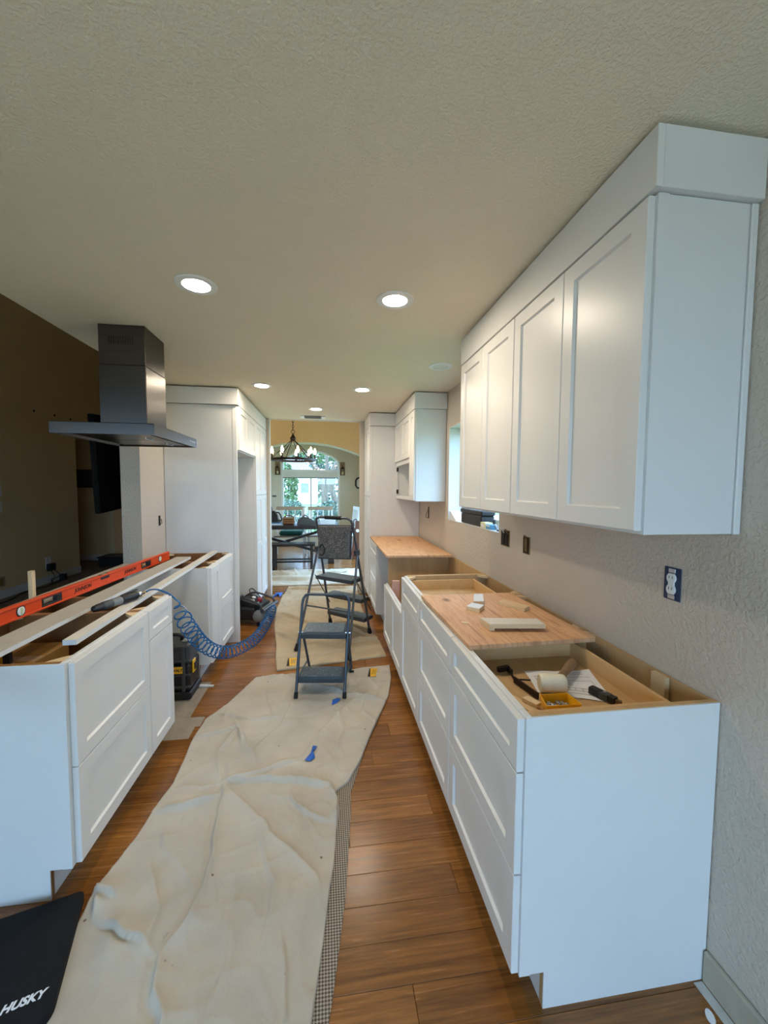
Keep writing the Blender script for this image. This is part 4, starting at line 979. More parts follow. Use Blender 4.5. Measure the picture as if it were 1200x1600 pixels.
# ================================================================== WALL BOXES AND OUTLETS
def open_box(name, label, y0, y1, z0, z1, gangs):
    c = thing(name, label, 'electrical box', (XW, (y0+y1)/2, z0), group='open boxes in the window wall'); t = 0.004; x0 = XW-0.006
    MB().box((x0, y0, z0), (XW-0.0004, y0+t, z1)).box((x0, y1-t, z0), (XW-0.0004, y1, z1)).box((x0, y0+t, z0), (XW-0.0004, y1-t, z0+t)).box((x0, y0+t, z1-t), (XW-0.0004, y1-t, z1)).build('rim', 'brassy', c)
    MB().box((XW-0.003, y0+t, z0+t), (XW-0.0004, y1-t, z1-t)).build('cavity', 'hole', c)
    for k in range(gangs):
        yy = y0+(y1-y0)*(k+0.5)/gangs
        MB().cbox((XW-0.011, yy-0.016+(-0.014 if gangs > 1 and k == 1 else 0), z0+0.012), (XW-0.0032, yy+0.016, z1-0.012), 0.003).build('yoke', 'brassy' if k == 0 and gangs == 1 else 'hole', c)
        MB().tube([(XW-0.004, yy-0.012, z1-0.006), (XW-0.03, yy-0.02, z1+0.012), (XW-0.012, yy-0.028, z1-0.02)], 0.0025, 5).build('wire', 'white' if k else 'brassy', c)
    return c
open_box('electrical_box', 'open double electrical box with loose wires right beside the kitchen window', 2.385, 2.500, 1.128, 1.232, 2)
open_box('electrical_box', 'open single electrical box under the big wall cabinets', 2.125, 2.198, 1.122, 1.222, 1)
c = thing('wall_outlet', 'white duplex outlet in an uncovered blue box on the greige wall', 'outlet', (XW, 1.168, 1.132))
MB().cbox((XW-0.004, 1.137, 1.130), (XW-0.0004, 1.202, 1.240), 0.001).build('blue_box', 'blueplate', c)
MB().cbox((XW-0.007, 1.156, 1.134), (XW-0.0042, 1.183, 1.148), 0.001).cbox((XW-0.007, 1.156, 1.222), (XW-0.0042, 1.183, 1.236), 0.001).build('mounting_ear', 'chrome', c)
for z_ in (1.166, 1.204):
    poly = [(1.1695+0.0165*math.cos(a), z_+min(0.0145, max(-0.0145, 0.0175*math.sin(a)))) for a in np.linspace(0, 2*PI, 20, endpoint=False)]
    mb = MB().loops([[(XW-0.0042, y, z) for y, z in poly], [(XW-0.0105, y, z) for y, z in poly]])
    f = mb.build('receptacle_face', 'white', c)
    for dy in (-0.006, 0.006): MB().box((XW-0.0108, 1.1695+dy-0.001, z_-0.001), (XW-0.0104, 1.1695+dy+0.001, z_+0.008)).build('slot', 'hole', f)
MB().cbox((XW-0.0095, 1.158, 1.150), (XW-0.0042, 1.181, 1.220), 0.001).build('yoke', 'white', c)
for nm, lab, p0, p1 in (('cable_stub', 'bare cable stub poking from a slot under the far wall cabinets', (XW-0.002, 4.44, 1.165), (XW-0.002, 4.47, 1.285)), ):
    c = thing(nm, lab, 'cable', p0)
    MB().cbox((XW-0.0022, 4.435, 1.155), (XW-0.0004, 4.475, 1.29), 0.0006).build('slot', 'hole', c)
    MB().tube([(XW-0.004, 4.47, 1.16), (XW-0.03, 4.46, 1.165), (XW-0.03, 4.45, 1.20), (XW-0.006, 4.45, 1.26)], 0.004, 6).build('cable', 'brassy', c)
c = thing('cable_stub', 'small cable slot low on the partition wall behind the level', 'cable', (-1.503, 3.81, 1.155))
MB().cbox((-1.5027, 3.785, 1.150), (-1.5010, 3.825, 1.24), 0.0006).build('slot', 'hole', c)
MB().tube([(-1.501, 3.80, 1.165), (-1.48, 3.80, 1.17), (-1.49, 3.81, 1.21)], 0.004, 6).build('cable', 'brassy', c)

# ================================================================== WINDOW SILL CLUTTER
ZS = wz0+0.0045
c = thing('tool_pouch_case', 'black lidded plastic case on the kitchen window sill', 'case', (1.20, 3.15, ZS))
MB().cbox((1.155, 2.90, ZS), (1.265, 3.36, ZS+0.085), 0.008).build('case_base', 'black', c)
MB().cbox((1.152, 2.885, ZS+0.0855), (1.268, 3.375, ZS+0.125), 0.010).build('lid', 'black', c)
c = thing('small_carton', 'small cream carton on the sill in front of the black case', 'box', (1.16, 2.87, ZS))
MB().cbox((1.1485, 2.805, ZS), (1.21, 2.893, ZS+0.042), 0.002).build('carton', 'creambox', c); MB().box((1.1475, 2.82, ZS+0.006), (1.1482, 2.88, ZS+0.030)).build('label', 'white', c)
c = thing('small_carton', 'small pale blue carton on the sill', 'box', (1.16, 2.76, ZS))
MB().cbox((1.150, 2.715, ZS), (1.20, 2.795, ZS+0.034), 0.002).build('carton', 'bluebox', c); MB().box((1.149, 2.72, ZS+0.02), (1.1497, 2.79, ZS+0.030)).build('label', 'white', c)
c = thing('utility_knife', 'dark utility knife leaning at the near end of the sill', 'knife', (1.17, 2.64, ZS))
MB().obox((1.155, 2.585, ZS+0.008), (1.175, 2.665, ZS+0.030), 0.016, 0.012).build('handle', 'darkgrey', c); MB().obox((1.175, 2.665, ZS+0.030), (1.18, 2.69, ZS+0.038), 0.002, 0.012).build('blade', 'chrome', c)
c = thing('plaster_wedge', 'white wedge block in the far corner of the sill', 'block', (1.17, 3.55, ZS))
MB().loops([[(1.150, 3.475, ZS), (1.150, 3.665, ZS), (1.150, 3.665, ZS+0.085)], [(1.24, 3.475, ZS), (1.24, 3.665, ZS), (1.24, 3.665, ZS+0.085)]]).build('wedge', 'whitefab', c)
c = thing('rag', 'crumpled white rag on the sill past the cartons', 'cloth', (1.22, 2.66, ZS))
mb = MB(); rr = random.Random(5); N = 12
for i in range(N+1):
    for j in range(N+1):
        u, v = i/N, j/N; e = max(0, 1-((2*u-1)**2+(2*v-1)**2))
        mb.v.append((1.205+u*0.06, 2.60+v*0.18, ZS+0.001+e*(0.05+0.03*rr.random())))
for i in range(N):
    for j in range(N): mb.f.append((i*(N+1)+j, (i+1)*(N+1)+j, (i+1)*(N+1)+j+1, i*(N+1)+j+1))
mb.build('cloth', 'whitefab', c, smooth=True)

# ================================================================== DROP CLOTHS
def seg_dist(X, Y, pl):
    best = np.full(X.shape, 1e9); tt = np.zeros(X.shape); side = np.zeros(X.shape); n = len(pl)-1
    for i in range(n):
        (ax_, ay_), (bx_, by_) = pl[i], pl[i+1]; dx, dy = bx_-ax_, by_-ay_; L2 = dx*dx+dy*dy
        t = np.clip(((X-ax_)*dx+(Y-ay_)*dy)/L2, 0, 1); px, py = ax_+t*dx, ay_+t*dy
        d = np.hypot(X-px, Y-py); m_ = d < best
        best = np.where(m_, d, best); tt = np.where(m_, (i+t)/n, tt); side = np.where(m_, np.sign((X-px)*dy-(Y-py)*dx), side)
    return best, tt, side
def vnoise(X, Y, f, seed):
    r = np.random.default_rng(seed); G = r.random((64, 64)); x, y = X*f+100, Y*f+100
    xi, yi = np.floor(x).astype(int), np.floor(y).astype(int); a, b = x-xi, y-yi; a = a*a*(3-2*a); b = b*b*(3-2*b)
    g_ = lambda i, j: G[i % 64, j % 64]
    return (g_(xi, yi)*(1-a)+g_(xi+1, yi)*a)*(1-b)+(g_(xi, yi+1)*(1-a)+g_(xi+1, yi+1)*a)*b
def cloth(name, label, mat, Lp, Rp, folds, z0=0.004, wr=0.006, nx=130, ny=260, seed=1, flat=None, cat='drop cloth'):
    """Lp / Rp: edge polylines from the far end to the near end; folds: (polyline, height, width, sharpness side)"""
    def resamp(pl):
        P = np.array(pl); s = np.r_[0, np.cumsum(np.hypot(*np.diff(P, axis=0).T))]; u = np.linspace(0, s[-1], ny+1)
        y = np.interp(u, s, P[:, 1]); x = np.interp(u, s, P[:, 0]); k = np.ones(5)/5
        xs = np.convolve(np.pad(x, 2, 'edge'), k, 'valid'); return xs, y
    # both edges are sampled at matching heights along Y
    yl = np.linspace(Lp[0][1], Lp[-1][1], ny+1); yr = np.linspace(Rp[0][1], Rp[-1][1], ny+1)
    xl = np.interp(-yl, [-p[1] for p in Lp], [p[0] for p in Lp]); xr = np.interp(-yr, [-p[1] for p in Rp], [p[0] for p in Rp])
    k = np.ones(3)/3; xl = np.convolve(np.pad(xl, 1, 'edge'), k, 'valid'); xr = np.convolve(np.pad(xr, 1, 'edge'), k, 'valid')
    u = np.linspace(0, 1, nx+1)[None, :]
    X = xl[:, None]*(1-u)+xr[:, None]*u; Y = yl[:, None]*(1-u)+yr[:, None]*u
    Z = np.zeros_like(X)
    n1 = vnoise(X, Y, 3.3, seed); n2 = vnoise(X, Y, 8.0, seed+1); n3 = np.abs(vnoise(X, Y, 5.0, seed+2)-0.5)*2
    n4 = np.abs(vnoise(X+0.4*Y, Y-0.3*X, 9.0, seed+3)-0.5)*2
    Z += wr*(0.9*n1+0.45*n2+0.5*(1-n3)**4+0.35*(1-n4)**5)
    for pl, h_, wd_, sk in folds:
        wob = (vnoise(X, Y, 12, seed+9)-0.5)*0.02
        d, t, sd = seg_dist(X+wob, Y+wob, pl)
        env = np.clip(np.minimum(t, 1-t)*5+0.25, 0, 1)
        steep = np.exp(-(d/(wd_*0.32))**2); soft = np.exp(-d/(wd_*1.5))
        Z += 1.45*h_*env*np.where(sd*sk > 0, steep, soft)-0.2*h_*env*np.exp(-((d-1.2*wd_)/(wd_*0.6))**2)*(sd*sk > 0)
    Z = np.maximum(Z, 0)
    if flat is not None:
        for (fx, fy, fr) in flat: Z *= np.clip((np.hypot(X-fx, Y-fy)-fr)/0.06, 0.0, 1)
    Z += z0
    nv = (nx+1)*(ny+1); V = np.stack([X, Y, Z], -1).reshape(-1, 3)
    idx = np.arange(nv).reshape(ny+1, nx+1)
    F = np.stack([idx[:-1, :-1], idx[1:, :-1], idx[1:, 1:], idx[:-1, 1:]], -1).reshape(-1, 4)
    # hem: the border drops to the floor
    rim = np.r_[idx[0, :], idx[1:, -1], idx[-1, -2::-1], idx[-2:0:-1, 0]]
    B = V[rim].copy(); B[:, 2] = z0-0.0035; V = np.r_[V, B]; m_ = len(rim); j = np.arange(m_)
    H = np.stack([rim, rim[(j+1) % m_], nv+(j+1) % m_, nv+j], -1); F = np.r_[F, H]
    me = bpy.data.meshes.new(name); me.from_pydata(V.tolist(), [], F.tolist()); me.update()
    for p in me.polygons: p.use_smooth = True
    me.materials.append(M[mat]); o = bpy.data.objects.new(name, me); COL.objects.link(o); tag(o, label, cat)
    return o
rug_edge = [(0.19, 2.14), (0.14, 1.98), (0.105, 1.87), (0.10, 1.75), (0.083, 1.59), (0.06, 1.38), (0.033, 1.22), (0.01, 1.09), (-0.01, 1.0), (-0.03, 0.72)]
rug = MB(); n = len(rug_edge)
rug.v = [(x, y, 0.0004) for x, y in rug_edge]+[(x, y, 0.0042) for x, y in rug_edge]+[(x-0.42, y, 0.0004) for x, y in rug_edge]+[(x-0.42, y, 0.0042) for x, y in rug_edge]
for i in range(n-1): rug.f += [(n+i, n+i+1, 3*n+i+1, 3*n+i), (i, i+1, n+i+1, n+i)]
tag(rug.build('floor_runner', 'rug'), 'woven taupe checked runner peeking out along the right edge of the near drop cloth', 'rug')
L1 = [(-0.56, 3.13), (-0.69, 2.75), (-0.78, 2.58), (-0.79, 2.35), (-0.77, 2.03), (-0.80, 1.86), (-0.81, 1.72), (-0.84, 1.56), (-0.855, 1.5), (-0.85, 1.44), (-0.86, 1.3), (-0.83, 1.1), (-0.80, 0.72)]
R1 = [(0.505, 3.22), (0.485, 3.0), (0.425, 2.74), (0.36, 2.58), (0.25, 2.31), (0.17, 2.09), (0.10, 1.94), (0.025, 1.875), (0.052, 1.78), (0.032, 1.66), (0.02, 1.51), (0.0, 1.39), (-0.02, 1.23), (-0.04, 1.1), (-0.055, 1.0), (-0.07, 0.72)]
folds = [([(-0.53, 1.99), (-0.5, 1.9), (-0.47, 1.63), (-0.46, 1.45), (-0.48, 1.35), (-0.52, 1.26), (-0.5, 1.16), (-0.46, 1.08), (-0.45, 0.8)], 0.020, 0.020, 1),
 ([(-0.52, 1.97), (-0.32, 1.76), (-0.15, 1.58), (-0.04, 1.45)], 0.011, 0.022, -1),
 ([(-0.79, 1.85), (-0.66, 1.87), (-0.52, 1.92)], 0.016, 0.018, 1),
 ([(-0.54, 2.0), (-0.34, 2.0), (-0.14, 1.97), (0.02, 1.9)], 0.016, 0.024, 1),
 ([(-0.83, 1.50), (-0.80, 1.41), (-0.69, 1.35), (-0.55, 1.28)], 0.022, 0.020, 1),
 ([(-0.80, 1.37), (-0.69, 1.32), (-0.54, 1.27)], 0.010, 0.022, -1),
 ([(0.0, 1.92), (0.04, 1.82), (0.025, 1.69)], 0.020, 0.014, -1),
 ([(-0.50, 3.12), (-0.36, 3.08), (-0.06, 2.90), (0.21, 2.74), (0.40, 2.66)], 0.024, 0.026, -1),
 ([(0.14, 2.68), (-0.05, 2.35), (-0.15, 2.13)], 0.010, 0.016, 1),
 ([(-0.78, 2.38), (-0.56, 2.45), (-0.50, 2.30)], 0.014, 0.016, 1), ([(-0.56, 2.45), (-0.60, 2.25), (-0.54, 2.02)], 0.012, 0.016, -1),
 ([(-0.7, 2.64), (-0.46, 2.53), (-0.3, 2.55)], 0.012, 0.018, 1),
 ([(-0.15, 2.13), (-0.37, 2.04), (-0.52, 1.99)], 0.012, 0.020, -1),
 ([(0.28, 2.85), (0.22, 2.55), (0.30, 2.40)], 0.007, 0.014, 1), ([(0.40, 2.9), (0.33, 2.72)], 0.007, 0.012, 1), ([(-0.45, 2.95), (-0.40, 2.70), (-0.35, 2.55)], 0.006, 0.012, 1),
 ([(-0.62, 2.62), (-0.50, 2.35), (-0.40, 2.15)], 0.010, 0.014, -1), ([(-0.25, 2.75), (-0.30, 2.45), (-0.42, 2.25)], 0.008, 0.013, 1), ([(0.05, 2.55), (0.10, 2.35), (0.02, 2.15)], 0.009, 0.013, 1), ([(-0.74, 2.0), (-0.64, 1.98), (-0.56, 2.0)], 0.010, 0.014, -1), ([(-0.20, 1.9), (-0.10, 1.75), (0.0, 1.70)], 0.010, 0.014, 1), ([(-0.70, 1.60), (-0.60, 1.40), (-0.58, 1.30)], 0.009, 0.016, -1), ([(-0.30, 1.70), (-0.20, 1.45), (-0.22, 1.2)], 0.007, 0.018, 1), ([(-0.15, 1.25), (-0.12, 1.05), (-0.2, 0.9)], 0.008, 0.016, -1),
 ([(-0.35, 1.45), (-0.33, 1.2), (-0.36, 0.95)], 0.004, 0.02, 1), ([(-0.72, 1.75), (-0.62, 1.6), (-0.50, 1.45)], 0.005, 0.02, 1), ([(-0.85, 1.515), (-0.80, 1.49), (-0.77, 1.47)], 0.020, 0.014, 1)]
near_cloth = cloth('drop_cloth', 'long rumpled beige canvas drop cloth running from the stool toward the camera', 'canvas', L1, R1, folds, z0=0.008, wr=0.012, nx=150, ny=300, seed=3,
      flat=[(-0.80, 1.16, 0.07), (-0.85, 1.33, 0.08), (-0.82, 1.23, 0.07), (-0.232, 2.79, 0.02), (0.109, 2.747, 0.02), (0.185, 3.16, 0.03), (-0.13, 3.15, 0.03)])
L2 = [(-0.60, 6.05), (-0.60, 5.77), (-0.63, 5.44), (-0.63, 4.88), (-0.58, 4.31), (-0.49, 3.78), (-0.46, 3.49), (-0.42, 3.245)]
R2 = [(0.42, 5.95), (0.41, 5.4), (0.41, 4.88), (0.43, 4.2), (0.46, 3.9), (0.49, 3.78), (0.505, 3.5), (0.505, 3.42)]
f2 = [([(-0.54, 4.12), (-0.27, 3.83), (-0.08, 3.89)], 0.022, 0.03, 1), ([(-0.55, 4.74), (-0.23, 4.37), (0.21, 4.12)], 0.025, 0.03, 1),
 ([(-0.35, 3.48), (0.04, 3.5), (0.46, 3.66)], 0.022, 0.028, 1), ([(-0.36, 5.26), (-0.11, 4.94)], 0.025, 0.03, -1), ([(0.15, 4.4), (0.28, 4.10), (0.42, 3.86)], 0.02, 0.03, 1),
 ([(-0.58, 5.9), (-0.2, 5.8), (0.3, 5.86)], 0.03, 0.03, 1), ([(-0.6, 5.6), (-0.4, 5.75), (-0.1, 5.5)], 0.02, 0.03, -1), ([(0.0, 5.3), (0.2, 5.1), (0.4, 5.2)], 0.02, 0.03, 1), ([(0.12, 3.75), (0.35, 3.80), (0.48, 3.82)], 0.03, 0.025, 1)]
feet_l = [(-0.294, 3.634), (0.19, 3.36), (0.02, 4.36), (0.42, 4.0)]
cloth('drop_cloth', 'tan canvas drop cloth under the tall step ladder', 'canvas2', L2, R2, f2, z0=0.0045, wr=0.010, nx=90, ny=200, seed=11, flat=[(x, y, 0.03) for x, y in feet_l])
L3 = [(-1.30, 7.25), (-1.20, 6.8), (-1.10, 6.4), (-0.98, 6.12)]
R3 = [(0.60, 7.22), (0.58, 6.8), (0.62, 6.4), (0.60, 6.12)]
f3 = [([(-1.1, 6.9), (-0.6, 6.75), (-0.2, 6.85), (0.4, 6.7)], 0.04, 0.05, 1), ([(-0.9, 7.1), (-0.75, 6.8)], 0.03, 0.03, 1), ([(-0.6, 7.15), (-0.55, 6.9)], 0.03, 0.03, -1), ([(-1.0, 6.5), (-0.4, 6.4), (0.3, 6.5)], 0.04, 0.05, 1), ([(-0.35, 7.1), (-0.2, 6.9)], 0.03, 0.03, 1), ([(0.0, 6.4), (0.3, 6.7), (0.5, 6.9)], 0.03, 0.04, 1)]
cloth('drop_cloth', 'wrinkled pale drop cloth on the dining room floor before the bench', 'plasticsheet', L3, R3, f3, z0=0.005, wr=0.02, nx=90, ny=70, seed=21)
# printed tags on the cloths and scraps of tape
def patch(name, label, cat, pts, z, mat, cx_):
    c = thing(name, label, cat, (pts[0][0], pts[0][1], z)); MB().prism(pts, z, z+0.0012).build(cx_, mat, c); return c
for lab, o, ex, ey in (('yellow printed care tag sewn on the far right corner of the near drop cloth', (0.305, 3.03), (0.03, 0.14), (0.062, -0.004)), ('faded yellow printed care tag on the cloth end left of the blue stool', (-0.345, 3.30), (0.0, 0.15), (0.07, 0.0))):
    ox, oy = o; z = 0.019
    P = lambda u, v: (ox+ex[0]*u+ey[0]*v, oy+ex[1]*u+ey[1]*v)
    c = patch('care_tag', lab, 'label', [P(0, 0), P(0, 1), P(1, 1), P(1, 0)], z, 'dwyellow', 'tag_print')
    k = MB()
    k.prism([P(-0.02, -0.04), P(-0.02, 0.28), P(0.08, 0.28), P(1.0, 0.06), P(1.0, -0.04)], z+0.0014, z+0.0017)
    for v in (0.42, 0.60, 0.80): k.prism([P(0.25, v), P(0.25, v+0.05), P(0.85, v+0.05), P(0.85, v)], z+0.0014, z+0.0017)
    k.build('printed_bars', 'hole', c)
def crumple(name, label, cat, pts, z, mat, h_, seed):
    rr = random.Random(seed); c = thing(name, label, cat, (pts[0][0], pts[0][1], z)); cx_, cy_ = sum(p[0] for p in pts)/len(pts), sum(p[1] for p in pts)/len(pts)
    mb = MB(); n = len(pts); mb.v = [(x, y, z+rr.random()*0.004) for x, y in pts]+[((x+cx_)/2, (y+cy_)/2, z+h_*rr.uniform(0.3, 1)) for x, y in pts]+[(cx_, cy_, z+h_*0.7)]
    mb.f = [(i, (i+1) % n, n+(i+1) % n, n+i) for i in range(n)]+[(n+i, n+(i+1) % n, 2*n) for i in range(n)]
    mb.build('tape', mat, c); return c
crumple('tape_scrap', 'scrap of blue masking tape right by the stool foot on the near drop cloth', 'tape', [(0.02, 2.645), (0.055, 2.665), (0.085, 2.72), (0.06, 2.735), (0.025, 2.71)], 0.022, 'blueTape', 0.010, 1)
crumple('tape_scrap', 'twisted scrap of blue masking tape farther down the near drop cloth', 'tape', [(-0.13, 2.10), (-0.10, 2.09), (-0.075, 2.12), (-0.085, 2.17), (-0.065, 2.21), (-0.09, 2.22), (-0.10, 2.16)], 0.027, 'blueTape', 0.018, 2)
crumple('tape_scrap', 'blue masking tape scrap on the floor at the dining room opening', 'tape', [(-0.77, 5.45), (-0.74, 5.70), (-0.64, 5.72), (-0.66, 5.52), (-0.70, 5.62)], 0.0005, 'blueTape', 0.03, 4)
c = thing('paint_chip', 'white paint chip on the wood floor near the wall baseboard', 'paint chip', (1.075, 0.905, 0.0003))
MB().prism([(1.075+0.012*math.cos(a)+0.006*math.sin(a), 0.905+0.018*math.sin(a)) for a in np.linspace(0, 2*PI, 14, endpoint=False)], 0.0003, 0.0015).build('chip', 'dust', c)

# kneeling pad
c = thing('kneeling_pad', 'thick black foam kneeling pad with a white logo in the near corner', 'kneeling pad', (-0.95, 1.25, 0.011))
e1 = Vector((0.30, -0.954, 0)).normalized(); e2 = Vector((-0.954, -0.30, 0)).normalized()
O_ = Vector((-0.880, 1.499, 0)); LN, LW = 0.400, 0.60
def rr_poly(r1, r2, ins=0.0):
    out = []
    for (cu, cv, r, a0) in ((r1, r1, r1, PI), (LN-r2, r2, r2, 1.5*PI), (LN-r2, LW-r2, r2, 0), (r1, LW-r1, r1, 0.5*PI)):
        for k in range(9):
            a = a0+k*PI/16; out.append((cu+(r-ins)*math.cos(a), cv+(r-ins)*math.sin(a)))
    return [O_+e1*u+e2*v for u, v in out]
MB().loops([[(p.x, p.y, 0.0095) for p in rr_poly(0.02, 0.055)], [(p.x, p.y, 0.033) for p in rr_poly(0.02, 0.055)], [(p.x, p.y, 0.038) for p in rr_poly(0.02, 0.055, 0.006)]]).build('foam_pad', 'foam', c, smooth=True)
tc = Vector((-0.861, 1.1712, 0.0383))
text('lettering', 'HUSKY', c, 'lettering', 0.031, frame4(tc, -e2, -e1), 0.25, bold=0.0012)
text('lettering', '-', c, 'lettering', 0.031, frame4(tc+e2*0.058, -e2, -e1), 0.25, bold=0.0012)

# ================================================================== STEP STOOL (blue-grey, two steps)
c = thing('step_stool', 'small blue-grey two-step stool on the near drop cloth', 'step stool', (0.0, 2.95, 0.009))
zf = 0.0105
fl, fr_ = Vector((-0.232, 2.79, zf)), Vector((0.109, 2.747, zf)); tl, tr_ = Vector((-0.190, 3.00, 0.70)), Vector((0.158, 2.955, 0.695))
wv = (fr_-fl).normalized(); r = 0.0105
def lerp(a, b, t): return a+(b-a)*t
lf = lambda t: lerp(fl, tl, t); rf = lambda t: lerp(fr_, tr_, t)
pts = [lf(0.04), lf(0.3), lf(0.6), lf(0.90), lf(0.955)+wv*0.006, lf(0.99)+wv*0.022, lf(1.0)+wv*0.05, lerp(tl, tr_, 0.5), rf(1.0)-wv*0.05, rf(0.99)-wv*0.022, rf(0.955)-wv*0.006, rf(0.90), rf(0.6), rf(0.3), rf(0.04)]
MB().tube(pts, r, 10).build('front_frame', 'steelblue', c, smooth=True)
bl, br_ = Vector((-0.150, 3.20, zf+0.012)), Vector((0.186, 3.150, zf+0.012)); ul, ur = lf(0.62)+Vector((0.014, 0.05, -0.02)), rf(0.62)+Vector((0.002, 0.05, -0.02))
pts = [ul, lerp(ul, bl, 0.5), lerp(ul, bl, 0.9), bl+wv*0.012, bl+wv*0.04, lerp(bl, br_, 0.5), br_-wv*0.04, br_-wv*0.012, lerp(ur, br_, 0.9), lerp(ur, br_, 0.5), ur]
MB().tube(pts, r*0.95, 10).build('rear_frame', 'steelblue', c, smooth=True)
for p in (fl, fr_): MB().lathe([(0.014, -0.001), (0.015, 0.004), (0.0135, 0.04)], p, (lf(1)-lf(0)), 12).build('rubber_foot', 'rubber', c)
for p in (bl, br_): MB().cbox((p.x-0.016, p.y-0.014, zf-0.002), (p.x+0.016, p.y+0.014, zf+0.006), 0.002).build('rubber_foot', 'rubber', c)
def tread(tz, depth, overhang, name):
    t = (tz-zf)/(0.70-zf); a, b = lf(t)+wv*0.012, rf(t)-wv*0.012; dv = Vector((wv.y*-1, wv.x, 0))
    A0 = a-dv*overhang; B0 = b-dv*overhang; A1 = a+dv*depth; B1 = b+dv*depth; z = tz
    dn = Vector((0, 0, 1)); ins = 0.012
    o1 = [A0, B0, B1, A1]
    cen = sum((p for p in o1), Vector())/4
    top = [p+(cen-p).normalized()*ins*1.2+dn*0.0 for p in o1]
    low = [p-dn*0.012 for p in o1]; bot = [p-dn*0.042 for p in o1]
    MB().loops([[tuple(p) for p in bot], [tuple(p) for p in low], [tuple(p) for p in top]]).build(name, 'steelblue', c)
    MB().loops([[tuple(p+(cen-p)*0.05+dn*0.0006) for p in top], [tuple(p+(cen-p)*0.06+dn*0.003) for p in top]]).build('tread_mat', 'tread', c)
tread(0.445, 0.20, 0.035, 'upper_step'); tread(0.162, 0.13, 0.045, 'lower_step')
for f_, b_ in ((lf, bl), (rf, br_)):
    q = f_(0.20); MB().obox(q, lerp(ul if f_ is lf else ur, b_, 0.72), 0.014, 0.004).build('link_bar', 'steelblue', c)
    q = f_(0.62); MB().lathe([(0.006, -0.02), (0.006, 0.02)], q, wv, 8).build('pivot', 'chrome', c)

# ================================================================== TALL STEP LADDER
c = thing('step_ladder', 'tall grey three-step ladder with a dark scuffed tray, behind the stool', 'step ladder', (0.06, 3.84, 0.005))
wv = Vector((0.8, -0.6, 0)).normalized(); dv = Vector((0.6, 0.8, 0)).normalized(); zf = 0.009
sl, sr = Vector((0.02, 4.36, zf)), Vector((0.42, 4.0, zf)); hl_, hr_ = Vector((-0.105, 3.985, 1.10)), Vector((0.235, 3.73, 1.10)); topz = 1.215
SLf = lambda t: lerp(sl, hl_, t); SRf = lambda t: lerp(sr, hr_, t); r = 0.0125
apl, apr = Vector((-0.125, 3.92, topz-0.02)), Vector((0.215, 3.665, topz-0.02))
pts = [SLf(0.03), SLf(0.4), SLf(0.8), SLf(1.0), lerp(hl_, apl, 0.6), apl+wv*0.012+Vector((0, 0, 0.004)), apl+wv*0.05+Vector((0, 0, 0.02)), lerp(apl, apr, 0.5)+Vector((0, 0, 0.02)), apr-wv*0.05+Vector((0, 0, 0.02)), apr-wv*0.012+Vector((0, 0, 0.004)), lerp(hr_, apr, 0.6), SRf(1.0), SRf(0.8), SRf(0.4), SRf(0.03)]
MB().tube(pts, r, 10).build('step_frame', 'steelgrey', c, smooth=True)
a_, b_ = lerp(apl, apr, 0.28)+Vector((0, 0, 0.02)), lerp(apl, apr, 0.72)+Vector((0, 0, 0.02))
MB().tube([a_, lerp(a_, b_, 0.5), b_], 0.0185, 10).build('grip', 'rubber', c, smooth=True)
rl, rr_ = Vector((-0.294, 3.634, zf)), Vector((0.170, 3.375, zf)); pl_, pr_ = SLf(0.80)-dv*0.02-wv*0.018, SRf(0.80)-dv*0.02+wv*0.018
for a, b in ((rl, pl_), (rr_, pr_)):
    MB().tube([a+(b-a)*0.04, lerp(a, b, 0.5), b], r*0.95, 10).build('rear_leg', 'steelgrey', c, smooth=True)
for p, q in ((sl, hl_), (sr, hr_), (rl, pl_), (rr_, pr_)):
    MB().lathe([(0.021, -0.002), (0.022, 0.006), (0.017, 0.06)], p, (q-p), 12).build('rubber_foot', 'rubber', c)
MB().tube([lerp(rl, pl_, 0.42), lerp(rr_, pr_, 0.42)], 0.008, 8).build('cross_brace', 'steelgrey', c)
def lstep(t, dep_f, dep_b, name):
    a, b = SLf(t)+wv*0.014, SRf(t)-wv*0.014; dn = Vector((0, 0, 1))
    Q = [a-dv*dep_f, b-dv*dep_f, b+dv*dep_b, a+dv*dep_b]
    MB().loops([[tuple(p-dn*0.034) for p in Q], [tuple(p-dn*0.003) for p in Q], [tuple(p+((Q[0]+Q[2])/2-p)*0.02) for p in Q]]).build(name, 'darkgrey', c)
    C_ = (Q[0]+Q[2])/2
    MB().loops([[tuple(p+(C_-p)*0.06+dn*0.0004) for p in Q], [tuple(p+(C_-p)*0.08+dn*0.003) for p in Q]]).build('tread_mat', 'tread', c)
lstep(0.150, 0.04, 0.13, 'step'); lstep(0.345, 0.04, 0.11, 'step'); lstep(0.555, 0.15, 0.05, 'platform')
for s_, f_ in ((-1, SLf), (1, SRf)):
    MB().obox(f_(0.555)-dv*0.12+wv*0.018*s_, f_(0.22)+dv*0.06+wv*0.018*s_, 0.012, 0.003).build('link_bar', 'steelgrey', c)
    MB().obox(f_(0.80)+wv*0.016*s_, f_(0.80)-dv*0.06+wv*0.016*s_, 0.03, 0.05).build('hinge_bracket', 'darkgrey', c)
